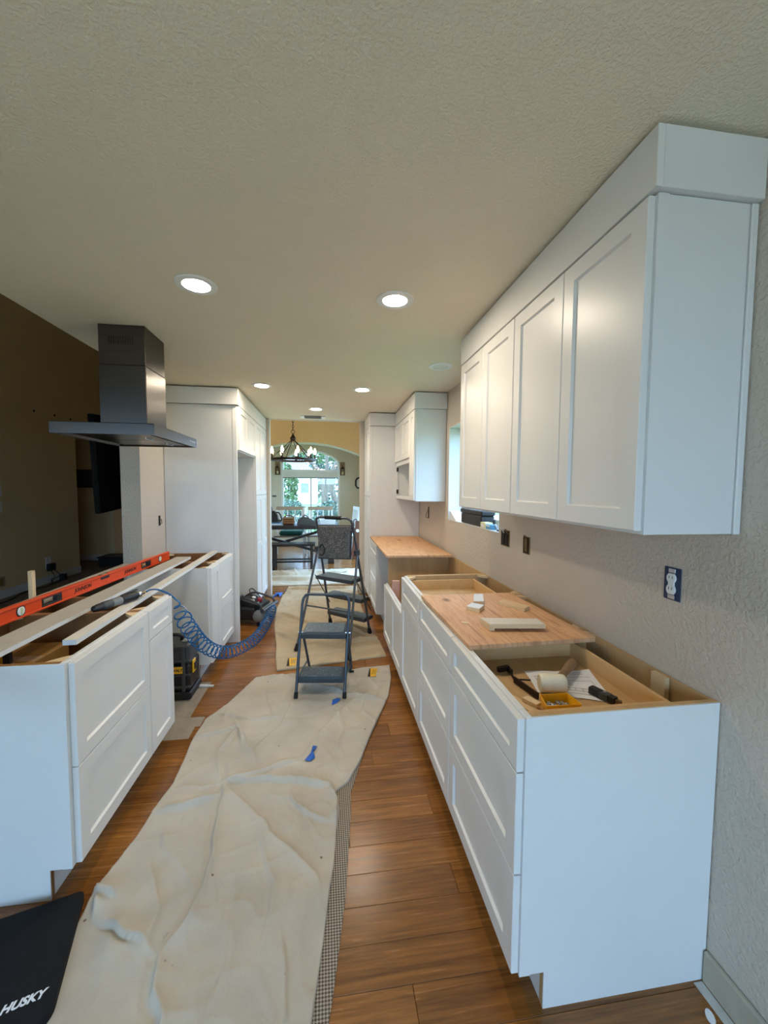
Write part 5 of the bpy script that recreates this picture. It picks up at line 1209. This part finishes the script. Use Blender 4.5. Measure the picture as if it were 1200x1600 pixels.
# folded project tray hanging on the ladder's camera side
tp = Vector((0.030, 3.775, 0)); uz = Vector((0.14*0.8, -0.14*0.6, 0)); 
cz_ = 0.985
P0 = Vector((0.050, 3.76, cz_)); ax_u = Vector((0.93, -0.20, 0)).normalized(); ax_n = Vector((-0.20, -0.93, 0.10)).normalized(); ax_v = ax_n.cross(ax_u)*-1
if ax_v.z < 0: ax_v = -ax_v
def TP(u, v, n_): return tuple(P0+ax_u*u+ax_v*v+ax_n*n_)
w2_, h2_ = 0.142, 0.150
def rpl(w_, h_, n_, top=1.0): return [TP(-w_, -h_, n_), TP(w_, -h_, n_), TP(w_*top, h_, n_), TP(-w_*top, h_, n_)]
MB().loops([rpl(w2_*1.04, h2_*1.03, -0.05, 1.05), rpl(w2_, h2_, 0.02, 1.05), rpl(w2_*0.965, h2_*0.965, 0.026, 1.05)]).build('tray', 'scuffed', c, label='dark scuffed plastic tray')
MB().loops([rpl(w2_*1.11, h2_*1.08, -0.052, 1.05), rpl(w2_*1.11, h2_*1.08, -0.064, 1.05)]).build('tray_rim', 'black', c)
for k in (0.52, 0.78):
    R_ = [TP(w2_*k*x, h2_*k*y-0.012, 0.0275) for x, y in ((-1, -1), (1, -1), (1, 1), (-1, 1))]; MB().tube([Vector(p) for p in R_], 0.0016, 5, True).build('molded_ridge', 'scuffed', c)
MB().tube(smoothpath([TP(-w2_*0.9, -0.05, 0.03), TP(-w2_*0.72, -0.02, 0.05), TP(-w2_*0.55, -0.06, 0.05), TP(-w2_*0.62, -0.11, 0.045), TP(-w2_*0.85, -0.12, 0.03)], 5), 0.005, 6).build('tool_loop', 'rubber', c, smooth=True)
for s_ in (-1, 1): MB().obox(TP(s_*w2_*1.08, h2_*0.8, -0.058), Vector((hl_ if s_ < 0 else hr_))+Vector((0, 0, -0.02)), 0.02, 0.006).build('tray_arm', 'darkgrey', c)

# ================================================================== LIVING ROOM
c = thing('television', 'black flat television seen edge-on from behind, hung beyond the partition wall', 'television', (-1.82, 4.0, 1.27))
R_ = Matrix.Rotation(math.radians(4.0), 3, 'X')
mb = MB(); mb.cbox((-0.022, -0.52, -0.40), (0.022, 0.62, 0.40), 0.006); mb.v = [tuple(R_ @ Vector(p)+Vector((-1.865, 4.02, 1.71))) for p in mb.v]; mb.build('screen_body', 'tvblack', c)
MB().cbox((-1.842, 3.9, 1.60), (-1.66, 4.1, 1.80)).build('wall_mount', 'black', c)
MB().tube(smoothpath([(-1.80, 3.95, 1.36), (-1.83, 3.93, 1.28), (-1.85, 3.90, 1.10), (-1.84, 3.935, 0.93), (-1.80, 3.95, 0.70), (-1.70, 3.97, 0.45)], 6), 0.010, 6).build('power_cord', 'black', c, smooth=True)
c = thing('framed_print', 'dark framed skyline print on the far hall wall', 'picture', (-4.45, 8.74, 1.48))
MB().cbox((-4.98, 8.715, 1.47), (-4.05, 8.748, 1.83), 0.004).build('frame', 'black', c)
MB().box((-4.96, 8.711, 1.49), (-4.07, 8.7145, 1.81)).build('print', 'picture', c)
c = thing('media_console', 'low black console on the living room carpet by the hall', 'console', (-4.0, 8.2, 0))
MB().cbox((-4.22, 7.95, 0.03), (-3.55, 8.35, 0.17), 0.004).build('body', 'black', c); MB().cbox((-4.24, 7.93, 0.171), (-3.53, 8.37, 0.19), 0.003).build('top', 'black', c)
for x in (-4.18, -3.6):
    for y in (7.99, 8.31): MB().box((x-0.02, y-0.02, 0), (x+0.02, y+0.02, 0.0295)).build('foot', 'black', c)
c = thing('wall_outlet', 'white outlet with a black charger plugged in, on the brown living room wall', 'outlet', (-4.298, 6.76, 0.2))
MB().cbox((-4.2995, 6.70, 0.22), (-4.291, 6.82, 0.40), 0.003).build('plate', 'white', c); MB().cbox((-4.2905, 6.69, 0.19), (-4.23, 6.83, 0.30), 0.01).build('charger', 'black', c)
for dy in (0, 0.06): MB().tube(smoothpath([(-4.25, 6.74+dy, 0.195), (-4.22, 6.76+dy*2, 0.10), (-4.24, 6.72+dy, 0.05), (-4.20, 6.70-dy, 0.012)], 5), 0.006, 5).build('cord', 'black', c, smooth=True)
for lab, z0, z1 in (('white switch plate high on the brown living room wall', 1.36, 1.50), ('white switch plate lower on the brown living room wall', 1.14, 1.28)):
    s_ = thing('switch_plate', lab, 'switch', (-4.298, 5.88, z0), group='switches on the living room wall')
    MB().cbox((-4.2995, 5.80, z0), (-4.290, 5.93, z1), 0.003).build('plate', 'white', s_); MB().cbox((-4.2895, 5.85, z0+0.04), (-4.284, 5.88, z1-0.04), 0.001).build('toggle', 'white', s_)
c = thing('wall_outlet', 'tan outlet plate low on the brown living room wall', 'outlet', (-4.298, 5.87, 0.15))
MB().cbox((-4.2995, 5.79, 0.16), (-4.290, 5.915, 0.29), 0.003).build('plate', 'tanwood', c); MB().cbox((-4.2895, 5.83, 0.18), (-4.287, 5.875, 0.27), 0.001).build('receptacle_face', 'amber', c)
c = thing('cable_box', 'small black upright box on the floor at the living room baseboard', 'box', (-4.2, 6.93, 0))
MB().cbox((-4.24, 6.90, 0), (-4.16, 6.96, 0.10), 0.004).build('case', 'black', c); MB().tube(smoothpath([(-4.2, 6.90, 0.01), (-4.15, 6.5, 0.008), (-4.22, 6.1, 0.008), (-4.12, 5.7, 0.008), (-4.2, 5.2, 0.008)], 6), 0.008, 5).build('cable', 'black', c, smooth=True)
for i, (y, z) in enumerate(((6.60, 2.603), (7.05, 2.617), (7.44, 2.62))):
    s_ = thing('wall_anchor', ['leftmost small wall anchor on the brown living room wall', 'middle small wall anchor on the brown living room wall', 'wall anchor nearest the end of the brown living room wall'][i], 'anchor', (-4.299, y, z), group='anchors on the living room wall')
    MB().lathe([(0.018, 0.0005), (0.018, 0.004), (0.006, 0.006)], (-4.2995, y, z), (1, 0, 0), 8).build('plug', 'hole', s_)

# ================================================================== DINING ROOM
c = thing('chandelier', 'dark iron ring chandelier with lit candle bulbs over the dining table', 'chandelier', (-0.57, 6.75, 1.93))
cx_, cy_, zr, R0 = -0.575, 6.75, 1.955, 0.355
ring = [(cx_+R0*math.cos(a), cy_+R0*math.sin(a), zr) for a in np.linspace(0, 2*PI, 48, endpoint=False)]
rg = MB(); N = 48
for dz, dr in ((0, 0),):
    inn = [(cx_+(R0-0.012)*math.cos(2*PI*k/N), cy_+(R0-0.012)*math.sin(2*PI*k/N)) for k in range(N)]; out = [(cx_+(R0+0.012)*math.cos(2*PI*k/N), cy_+(R0+0.012)*math.sin(2*PI*k/N)) for k in range(N)]
    rg.v = [(x, y, zr-0.018) for x, y in out]+[(x, y, zr+0.018) for x, y in out]+[(x, y, zr+0.018) for x, y in inn]+[(x, y, zr-0.018) for x, y in inn]
    for k in range(N):
        l = (k+1) % N
        for q in range(4): rg.f.append((q*N+k, q*N+l, ((q+1) % 4)*N+l, ((q+1) % 4)*N+k))
rg.build('ring', 'irondark', c)
hub = Vector((cx_, cy_, 2.30))
MB().lathe([(0.02, 0.0), (0.045, 0.02), (0.05, 0.05), (0.03, 0.075), (0.018, 0.10), (0.010, 0.12)], hub-Vector((0, 0, 0.04)), (0, 0, 1), 16).build('hub', 'irondark', c, smooth=True)
for k in range(6):
    a = 2*PI*k/6+0.3; MB().tube([hub+Vector((0.02*math.cos(a), 0.02*math.sin(a), -0.02)), (cx_+R0*math.cos(a), cy_+R0*math.sin(a), zr+0.01)], 0.007, 6).build('rod', 'irondark', c)
z = 2.40; ch = []
MB().tube([(cx_+0.028*math.cos(a), cy_, 2.415+0.028*math.sin(a)) for a in np.linspace(0, 2*PI, 14, endpoint=False)], 0.005, 5, True).build('top_loop', 'irondark', c)
k = 0
for zz in np.arange(2.455, 3.17, 0.042):
    ll = [((cx_+0.011*math.cos(a)) if k % 2 else cx_, cy_ if k % 2 else (cy_+0.011*math.cos(a)), zz+0.027*math.sin(a)) for a in np.linspace(0, 2*PI, 10, endpoint=False)]
    MB().tube(ll, 0.0042, 5, True).build('chain_link', 'irondark', c); k += 1
MB().lathe([(0.06, 3.198), (0.06, 3.185), (0.03, 3.17)], (cx_, cy_, 0), (0, 0, 1), 16).build('ceiling_canopy', 'irondark', c)
for k in range(9):
    a = 2*PI*k/9+0.12; x, y = cx_+R0*math.cos(a), cy_+R0*math.sin(a)
    h_ = MB().lathe([(0.024, 0.0), (0.026, 0.006), (0.013, 0.010), (0.013, 0.075)], (x, y, zr+0.018), (0, 0, 1), 10).build('candle_cup', 'irondark', c)
    MB().lathe([(0.010, 0.0), (0.022, 0.022), (0.024, 0.042), (0.015, 0.075), (0.004, 0.105)], (x, y, zr+0.0935), (0, 0, 1), 12).build('bulb', 'bulb', h_, smooth=True)

c = thing('dining_table', 'dark wood trestle dining table with crossed braces, cluttered top', 'table', (-0.85, 8.2, 0))
MB().cbox((-1.95, 7.76, 0.695), (0.205, 8.70, 0.765), 0.006).build('tabletop', 'darkwood', c)
for x in (-1.78, 0.05):
    MB().cbox((x-0.055, 7.86, 0.06), (x+0.055, 8.60, 0.12)).cbox((x-0.055, 8.08, 0.12), (x+0.055, 8.38, 0.63)).cbox((x-0.055, 7.90, 0.63), (x+0.055, 8.56, 0.694)).build('trestle_leg', 'darkwood', c)
    MB().cbox((x-0.06, 7.84, 0.0), (x+0.06, 7.96, 0.059)).cbox((x-0.06, 8.50, 0.0), (x+0.06, 8.62, 0.059)).build('foot', 'darkwood', c)
y = 8.05
MB().obox((-1.72, y, 0.67), (-0.01, y, 0.16), 0.06, 0.05).build('brace', 'darkwood', c)
MB().obox((-1.72, y+0.062, 0.16), (-0.01, y+0.062, 0.67), 0.06, 0.05).build('brace', 'darkwood', c)
c = thing('dining_bench', 'long dark wooden bench with slim legs in front of the dining table', 'bench', (-1.0, 7.45, 0))
MB().cbox((-1.75, 7.32, 0.43), (-0.245, 7.64, 0.47), 0.004).build('seat', 'darkwood', c)
for x in (-1.68, -0.98, -0.31):
    for yy in (7.36, 7.60): MB().cbox((x-0.022, yy-0.022, 0), (x+0.022, yy+0.022, 0.429)).build('leg', 'darkwood', c)
for yy, z_ in ((7.36, 0.19), (7.60, 0.10)): MB().cbox((-1.66, yy-0.012, z_-0.015), (-0.33, yy+0.012, z_+0.015)).build('stretcher', 'darkwood', c)
def chair(name, label, x, y, rz, rail, frame, wd=0.46, group=None):
    c = thing(name, label, 'chair', (x, y, 0), rz, group)       # backrest on +y side
    MB().cbox((-wd/2, -0.21, 0.43), (wd/2, 0.21, 0.465), 0.005).build('seat', rail, c, local=True)
    for sx in (-1, 1):
        MB().obox((sx*(wd/2-0.03), -0.18, 0), (sx*(wd/2-0.03), -0.18, 0.429), 0.04, 0.04).build('leg', frame, c, local=True)
        MB().obox((sx*(wd/2-0.02), 0.205, 0), (sx*(wd/2-0.02), 0.232, 0.52), 0.04, 0.04).obox((sx*(wd/2-0.02), 0.232, 0.52), (sx*(wd/2-0.02), 0.28, 1.0), 0.038, 0.032).build('back_leg', frame, c, local=True)
        MB().obox((sx*(wd/2-0.03), -0.16, 0.2), (sx*(wd/2-0.03), 0.19, 0.2), 0.02, 0.025).build('stretcher', frame, c, local=True)
    MB().cbox((-wd/2+0.0, 0.262, 0.99), (wd/2, 0.292, 1.07), 0.006).build('top_rail', rail, c, local=True)
    MB().cbox((-wd/2+0.04, 0.225, 0.58), (wd/2-0.04, 0.25, 0.62), 0.004).build('lower_rail', frame, c, local=True)
    for k in range(4): 
        xx = -wd/2+0.09+k*(wd-0.18)/3; MB().obox((xx, 0.24, 0.62), (xx, 0.276, 0.99), 0.03, 0.012).build('back_slat', frame, c, local=True)
    return c
CG = 'chairs beyond the dining table'
chair('dining_chair', 'white dining chair with a tan top rail, under the left half of the arched window', -0.83, 8.88, 0, 'tanwood', 'chairwhite', 0.66, CG)
chair('dining_chair', 'white dining chair with a tan top rail, under the right half of the arched window', -0.18, 8.88, 0, 'tanwood', 'chairwhite', 0.56, CG)
chair('dining_chair', 'all-white dining chair at the right end of the table', 0.37, 9.0, -PI/2+0.25, 'chairwhite', 'chairwhite', 0.44)
# clutter on and under the table
ZT_ = 0.7655
c = thing('hand_vacuum', 'black corded hand vacuum with a looped handle on the left of the dining table', 'vacuum', (-1.08, 8.1, ZT_))
MB().loops([[(-1.16, 8.0, ZT_+0.06), (-0.98, 8.0, ZT_+0.06), (-0.98, 8.16, ZT_+0.06), (-1.16, 8.16, ZT_+0.06)], [(-1.15, 8.02, ZT_+0.20), (-1.00, 8.02, ZT_+0.20), (-1.0, 8.14, ZT_+0.20), (-1.15, 8.14, ZT_+0.20)], [(-1.12, 8.04, ZT_+0.27), (-1.05, 8.04, ZT_+0.27), (-1.05, 8.12, ZT_+0.27), (-1.12, 8.12, ZT_+0.27)]]).build('body', 'black', c)
MB().tube(smoothpath([(-1.03, 8.08, ZT_+0.24), (-0.96, 8.08, ZT_+0.22), (-0.918, 8.08, ZT_+0.10), (-0.94, 8.08, ZT_+0.075), (-1.0, 8.08, ZT_+0.09)], 6), 0.014, 7).build('handle', 'black', c, smooth=True)
MB().tube(smoothpath([(-1.10, 8.08, ZT_+0.26), (-1.12, 8.08, ZT_+0.36), (-1.16, 8.08, ZT_+0.44), (-1.14, 8.08, ZT_+0.50)], 6), 0.011, 7).build('hose', 'black', c, smooth=True)
for i, (x0, x1, y0, y1, z0, z1, mt) in enumerate(((-1.22, -0.915, 7.92, 8.2, 0, 0.02, 'paper'), (-1.20, -0.92, 7.94, 8.18, 0.0205, 0.04, 'bluebox'), (-1.20, -0.94, 7.95, 8.17, 0.0405, 0.055, 'darkgrey'))):
    b_ = thing('folder', ['white folder at the bottom of the stack under the black vacuum', 'pale blue folder in the middle of the stack under the black vacuum', 'grey folder right under the black vacuum'][i], 'folder', (x0, y0, ZT_+z0), group='folders on the dining table')
    MB().cbox((x0, y0, ZT_+z0+0.0003), (x1, y1, ZT_+z1), 0.002).build('cover', mt, b_)
c = thing('wicker_basket', 'brown wicker basket on the dining table', 'basket', (-0.79, 8.1, ZT_))
MB().cbox((-0.89, 8.0, ZT_+0.0005), (-0.68, 8.2, ZT_+0.13), 0.015).build('body', 'basket', c)
for z_ in (0.04, 0.08, 0.125): MB().tube([(-0.892, 7.998, ZT_+z_), (-0.678, 7.998, ZT_+z_), (-0.678, 8.202, ZT_+z_), (-0.892, 8.202, ZT_+z_)], 0.008, 6, True).build('woven_band', 'amber', c)
MB().tube(smoothpath([(-0.885, 8.1, ZT_+0.12), (-0.84, 8.1, ZT_+0.17), (-0.73, 8.1, ZT_+0.17), (-0.685, 8.1, ZT_+0.12)], 5), 0.010, 6).build('handle', 'basket', c)
c = thing('tote_bag', 'slumped dark grey bag on the dining table behind the ladder', 'bag', (-0.40, 8.1, ZT_))
MB().loops([[(-0.62, 7.98, ZT_+0.001), (-0.22, 7.98, ZT_+0.001), (-0.22, 8.2, ZT_+0.001), (-0.62, 8.2, ZT_+0.001)], [(-0.60, 8.0, ZT_+0.10), (-0.25, 8.0, ZT_+0.05), (-0.25, 8.18, ZT_+0.05), (-0.60, 8.18, ZT_+0.10)], [(-0.50, 8.06, ZT_+0.15), (-0.40, 8.05, ZT_+0.13), (-0.40, 8.14, ZT_+0.13), (-0.50, 8.14, ZT_+0.15)]]).build('sack', 'grayfabric', c)
MB().tube(smoothpath([(-0.52, 8.03, ZT_+0.12), (-0.46, 8.0, ZT_+0.19), (-0.38, 8.02, ZT_+0.12)], 5), 0.010, 6).build('strap', 'grayfabric', c)
c = thing('storage_tub', 'pale blue open tub at the right end of the dining table', 'tub', (0.0, 8.1, ZT_))
MB().loops([[(-0.16, 8.0, ZT_+0.001), (0.13, 8.0, ZT_+0.001), (0.13, 8.25, ZT_+0.001), (-0.16, 8.25, ZT_+0.001)], [(-0.18, 7.98, ZT_+0.10), (0.15, 7.98, ZT_+0.10), (0.15, 8.27, ZT_+0.10), (-0.18, 8.27, ZT_+0.10)], [(-0.165, 7.995, ZT_+0.10), (0.135, 7.995, ZT_+0.10), (0.135, 8.255, ZT_+0.10), (-0.165, 8.255, ZT_+0.10)], [(-0.15, 8.01, ZT_+0.01), (0.12, 8.01, ZT_+0.01), (0.12, 8.24, ZT_+0.01), (-0.15, 8.24, ZT_+0.01)]]).build('tub_body', 'white', c)
MB().cbox((-0.12, 8.05, ZT_+0.012), (0.10, 8.2, ZT_+0.08)).build('contents', 'bluebox', c)
c = thing('paper_roll', 'upright cream paper roll standing on the dining table', 'roll', (-0.49, 8.35, ZT_))
MB().lathe([(0.045, 0.001), (0.045, 0.30), (0.03, 0.325), (0.012, 0.325)], (-0.49, 8.35, ZT_), (0, 0, 1), 16).build('tube', 'whitefab', c, smooth=True)
c = thing('floor_cushion', 'teal cushion on the chair seats beyond the dining table', 'cushion', (-0.75, 8.9, 0.467))
MB().cbox((-1.05, 8.70, 0.4665), (-0.56, 9.08, 0.56), 0.03).build('pad', 'greenfab', c)
c = thing('wall_lantern', 'wood-backed lantern sconce to the left of the arched window', 'sconce', (-1.255, YW, 1.81), group='lantern sconces by the arched window')
def lantern(c, x):
    MB().cbox((x-0.062, YW-0.022, 1.815), (x+0.062, YW-0.001, 2.155), 0.003).build('back_board', 'handlewood', c)
    for sx in (-1, 1):
        for yy in (YW-0.045, YW-0.125): MB().obox((x+sx*0.045, yy, 1.83), (x+sx*0.045, yy, 1.98), 0.008, 0.008).build('post', 'irondark', c)
    MB().cbox((x-0.052, YW-0.132, 1.822), (x+0.052, YW-0.038, 1.832)).build('tray_base', 'irondark', c)
    MB().loops([[(x-0.055, YW-0.135, 1.98), (x+0.055, YW-0.135, 1.98), (x+0.055, YW-0.035, 1.98), (x-0.055, YW-0.035, 1.98)], [(x-0.015, YW-0.10, 2.03), (x+0.015, YW-0.10, 2.03), (x+0.015, YW-0.07, 2.03), (x-0.015, YW-0.07, 2.03)]]).build('cap', 'irondark', c)
    MB().lathe([(0.022, 0), (0.022, 0.07), (0.004, 0.075)], (x, YW-0.085, 1.833), (0, 0, 1), 10).build('candle', 'creambox', c)
    MB().tube(smoothpath([(x, YW-0.085, 2.03), (x, YW-0.085, 2.07), (x, YW-0.04, 2.09), (x, YW-0.022, 2.08)], 4), 0.006, 6).build('hook', 'irondark', c)
lantern(c, -1.255)
c = thing('wall_lantern', 'wood-backed lantern sconce to the right of the arched window', 'sconce', (0.36, YW, 1.81), group='lantern sconces by the arched window')
lantern(c, 0.36)
c = thing('guitar_case', 'tall dark brown case with a pale round badge leaning in the dining room corner', 'case', (0.605, 8.36, 0))
MB().prism([(-0.10, 0), (0.10, 0), (0.125, 0.10), (0.10, 0.30), (0.075, 0.42), (0.085, 0.55), (0.04, 0.68), (0.035, 0.80), (-0.035, 0.80), (-0.04, 0.68), (-0.085, 0.55), (-0.075, 0.42), (-0.10, 0.30), (-0.125, 0.10)], 0, 0.09, Matrix(((1, 0, 0), (0, 0, 1), (0, 1, 0))), (0.605, 8.33, 0.002)).build('shell', 'basket', c)
MB().lathe([(0.035, 0), (0.035, 0.006), (0.03, 0.008)], (0.605, 8.329, 0.60), (0, -1, 0), 14).build('badge', 'whitefab', c)
MB().tube(smoothpath([(0.54, 8.36, 0.70), (0.525, 8.36, 0.80), (0.57, 8.36, 0.84), (0.61, 8.36, 0.79)], 4), 0.010, 6).build('handle', 'black', c)
c = thing('arched_mirror', 'small black framed hanging panel at the right edge of the dining room', 'mirror', (0.80, YW, 1.5))
P_ = arc((0.80, 1.66), 0.10, PI*0.5, PI, 8); loop = [(0.94, 1.76)]+P_+[(0.70, 1.56)]+[(0.74, 1.50), (0.94, 1.50)]
MB().tube([(x, YW-0.0225, z_) for x, z_ in loop], 0.022, 8, True).build('frame', 'black', c); MB().prism(loop, 0, 0.006, Matrix(((1, 0, 0), (0, 0, 1), (0, 1, 0))), (0, YW-0.0065, 0)).build('backing', 'white', c)
c = thing('white_cupboard', 'low white cupboard along the right side of the dining room', 'cupboard', (0.86, 8.95, 0))
MB().cbox((0.74, 8.90, 0.0), (1.01, 9.25, 1.42), 0.006).build('body', 'chairwhite', c); MB().cbox((0.755, 8.885, 0.08), (1.0, 8.8995, 1.40), 0.003).build('door', 'chairwhite', c); MB().lathe([(0.012, 0), (0.012, 0.02)], (0.78, 8.8848, 0.8), (0, -1, 0), 10).build('knob', 'chrome', c)
c = thing('storage_bin', 'white storage bin on the dining room floor by the wall opening', 'bin', (0.82, 8.49, 0))
MB().cbox((0.75, 8.36, 0.001), (1.0, 8.62, 0.22), 0.01).build('bin_body', 'white', c); MB().cbox((0.74, 8.35, 0.2205), (1.01, 8.63, 0.245), 0.006).build('lid', 'whitefab', c)
c = thing('thermostat', 'small grey control on the alcove wall left of the arched window', 'thermostat', (-1.25, YW, 1.25))
MB().cbox((-1.40, YW-0.016, 1.26), (-1.29, YW-0.001, 1.30), 0.003).build('case', 'grey', c); MB().box((-1.38, YW-0.0175, 1.268), (-1.31, YW-0.0162, 1.292)).build('screen', 'darkgrey', c)

# ================================================================== OUTSIDE
struct(MB().box((-40, 10.6, -0.35), (40, 16.5, -0.15)), 'ground', 'grass')
struct(MB().box((-40, 16.5, -0.35), (40, 24, -0.16)), 'ground_drive', 'asphalt')
struct(MB().box((-40, 24, -0.35), (40, 70, -0.15)), 'ground_lawn', 'grass')
struct(MB().box((1.6, -40, -0.35), (40, 10.6, -0.15)), 'ground_side', 'grass')
struct(MB().box((-40, -40, -0.35), (1.6, -2.65, -0.15)), 'ground_back', 'patio')  # out of view, its pale colour bounces light up to the ceiling
def shrub(name, label, cx_, cy_, cz_, rx, ry, rz_, n, size, mat, trunk=None, group=None, seed=0, cat='shrub'):
    c = thing(name, label, cat, (cx_, cy_, -0.15), group=group); r_ = np.random.default_rng(seed); mb = MB()
    for k in range(n):
        v = r_.normal(size=3); v /= np.linalg.norm(v); q = v*r_.uniform(0.45, 1.0)**0.5*np.array([rx, ry, rz_]); p = Vector((cx_+q[0], cy_+q[1], cz_+q[2]))
        if p.z < -0.1: continue
        a = Vector(r_.normal(size=3)).normalized(); b = a.cross(Vector(r_.normal(size=3))).normalized(); s_ = size*r_.uniform(0.6, 1.3)
        cc = a.cross(b)
        mb.add([tuple(p-a*s_), tuple(p+b*s_*0.45+cc*s_*0.1), tuple(p+a*s_), tuple(p-b*s_*0.45+cc*s_*0.1)], [(0, 1, 2, 3)])
    o = mb.build('foliage', mat, c, kind='stuff')
    if trunk:
        MB().tube(trunk, [0.16, 0.14, 0.12, 0.10][:len(trunk)] if cat == 'tree' else 0.04, 8).build('trunk', 'bark', c, smooth=True)
    else:
        MB().tube([(cx_, cy_, -0.15), (cx_+0.03, cy_, cz_*0.5), (cx_, cy_, cz_+rz_*0.3)], 0.03, 6).build('stem', 'bark', c)
    return c
shrub('garden_shrub', 'pale leafy shrub outside the arched window, right half', 0.10, 11.9, 0.50, 0.62, 0.5, 0.62, 1500, 0.06, 'leaf2', seed=1, group='shrubs outside the arched window')
shrub('garden_shrub', 'pale leafy shrub outside the arched window, left half', -1.20, 12.5, 0.50, 0.62, 0.5, 0.66, 1500, 0.06, 'leaf2', seed=2, group='shrubs outside the arched window')
shrub('garden_shrub', 'bright yellow-green shrub low in the left pane of the arched window', -1.42, 11.4, 0.62, 0.22, 0.25, 0.22, 300, 0.05, 'leaf3', seed=3, group='shrubs outside the arched window')
shrub('garden_tree', 'loose green tree seen high in the arched window', 0.6, 17.5, 3.9, 2.4, 1.6, 1.5, 2600, 0.13, 'leaf', [(0.35, 17.5, -0.15), (0.30, 17.5, 0.9), (0.10, 17.5, 1.6), (0.5, 17.5, 2.8)], seed=4, cat='tree')
c = thing('bare_tree', 'forked grey tree trunk outside the right pane of the arched window', 'tree', (-0.1, 15.0, -0.15))
MB().tube(smoothpath([(-0.12, 15.0, -0.15), (-0.12, 15.0, 0.8), (-0.16, 15.0, 1.5), (-0.35, 15.0, 2.1), (-0.8, 15.1, 2.6)], 5), [0.17-0.005*i for i in range(21)], 9).build('trunk', 'bark', c, smooth=True)
MB().tube(smoothpath([(-0.14, 15.0, 1.3), (0.05, 15.0, 1.9), (0.35, 15.0, 2.5), (0.9, 15.0, 2.9)], 5), [0.12-0.005*i for i in range(16)], 8).build('limb', 'bark', c, smooth=True)
MB().tube(smoothpath([(-0.12, 15.0, 1.45), (-0.05, 15.1, 2.2), (-0.1, 15.1, 3.2)], 5), [0.10-0.005*i for i in range(11)], 8).build('limb', 'bark', c, smooth=True)
shrub('garden_shrub', 'tall grey-green bush filling the left pane behind the shrub', -1.75, 15.5, 1.35, 0.62, 0.7, 1.15, 1500, 0.09, 'leaf', seed=5, group='shrubs outside the arched window')
shrub('tree_line', 'distant green tree line behind the neighbour house', 2.0, 52, 2.5, 22, 1.5, 4.5, 5000, 0.5, 'leaf2', seed=6, cat='trees')
c = thing('parked_car', 'pale blue car parked beyond the garden, right pane of the arched window', 'car', (1.3, 19.5, -0.16))
prof = [(-2.1, 0.25), (-2.15, 0.55), (-2.05, 0.85), (-1.55, 0.98), (-1.0, 1.45), (-0.6, 1.58), (0.9, 1.58), (1.5, 1.40), (2.0, 1.0), (2.15, 0.8), (2.15, 0.3)]
RM = Matrix(((1, 0, 0), (0, 0, 1), (0, 1, 0)))
MB().prism(prof, 0, 1.7, RM, (1.55, 19.0, -0.16)).build('body', 'carpaint', c)
MB().prism([(-1.35, 1.0), (-0.92, 1.40), (-0.2, 1.47), (-0.2, 1.0)], 0, 0.02, RM, (1.55, 18.98, -0.16)).build('front_window', 'blackgloss', c)
MB().prism([(-0.1, 1.0), (-0.1, 1.47), (0.85, 1.47), (1.35, 1.30), (1.5, 1.02)], 0, 0.02, RM, (1.55, 18.98, -0.16)).build('rear_window', 'blackgloss', c)
for x in (-1.35, 1.35):
    for yy in (18.97, 20.5): MB().lathe([(0.33, 0), (0.33, 0.2), (0.2, 0.21)], (1.55+x, yy+0.02, 0.171), (0, 1, 0), 18).build('wheel', 'rubber', c)
c = thing('neighbour_house', 'white house with a grey roof across the road', 'house', (-5.0, 46, -0.15))
HX, HY = -5.2, 40
MB().box((HX-4, HY, -0.15), (HX+4, HY+6, 2.6)).build('wall', 'siding', c)
MB().loops([[(HX-4.5, HY-0.5, 2.6), (HX+4.5, HY-0.5, 2.6), (HX+4.5, HY+6.5, 2.6), (HX-4.5, HY+6.5, 2.6)], [(HX-3.5, HY+2.9, 4.6), (HX+2.2, HY+2.9, 4.6), (HX+2.2, HY+3.1, 4.6), (HX-3.5, HY+3.1, 4.6)]]).build('roof', 'shingle', c)
for x in (-2.6, -0.2, 1.6, 2.9):
    f_ = MB().box((HX+x-0.45, HY-0.05, 0.9), (HX+x+0.45, HY-0.001, 2.0)).build('window_frame', 'white', c); MB().box((HX+x-0.38, HY-0.07, 0.97), (HX+x+0.38, HY-0.051, 1.93)).build('pane', 'grey', f_)
c = thing('sky_block_fence', 'unseen plain wooden fence added behind the kitchen to block low sky', 'fence', (0, -8.5, -0.15))  # unseen fence, added to keep low sky off the upper end panel
for k in range(40): MB().box((-8+k*0.4, -8.53, -0.15), (-7.61+k*0.4, -8.5, 1.75)).build('sky_block_board', 'tanwood', c)
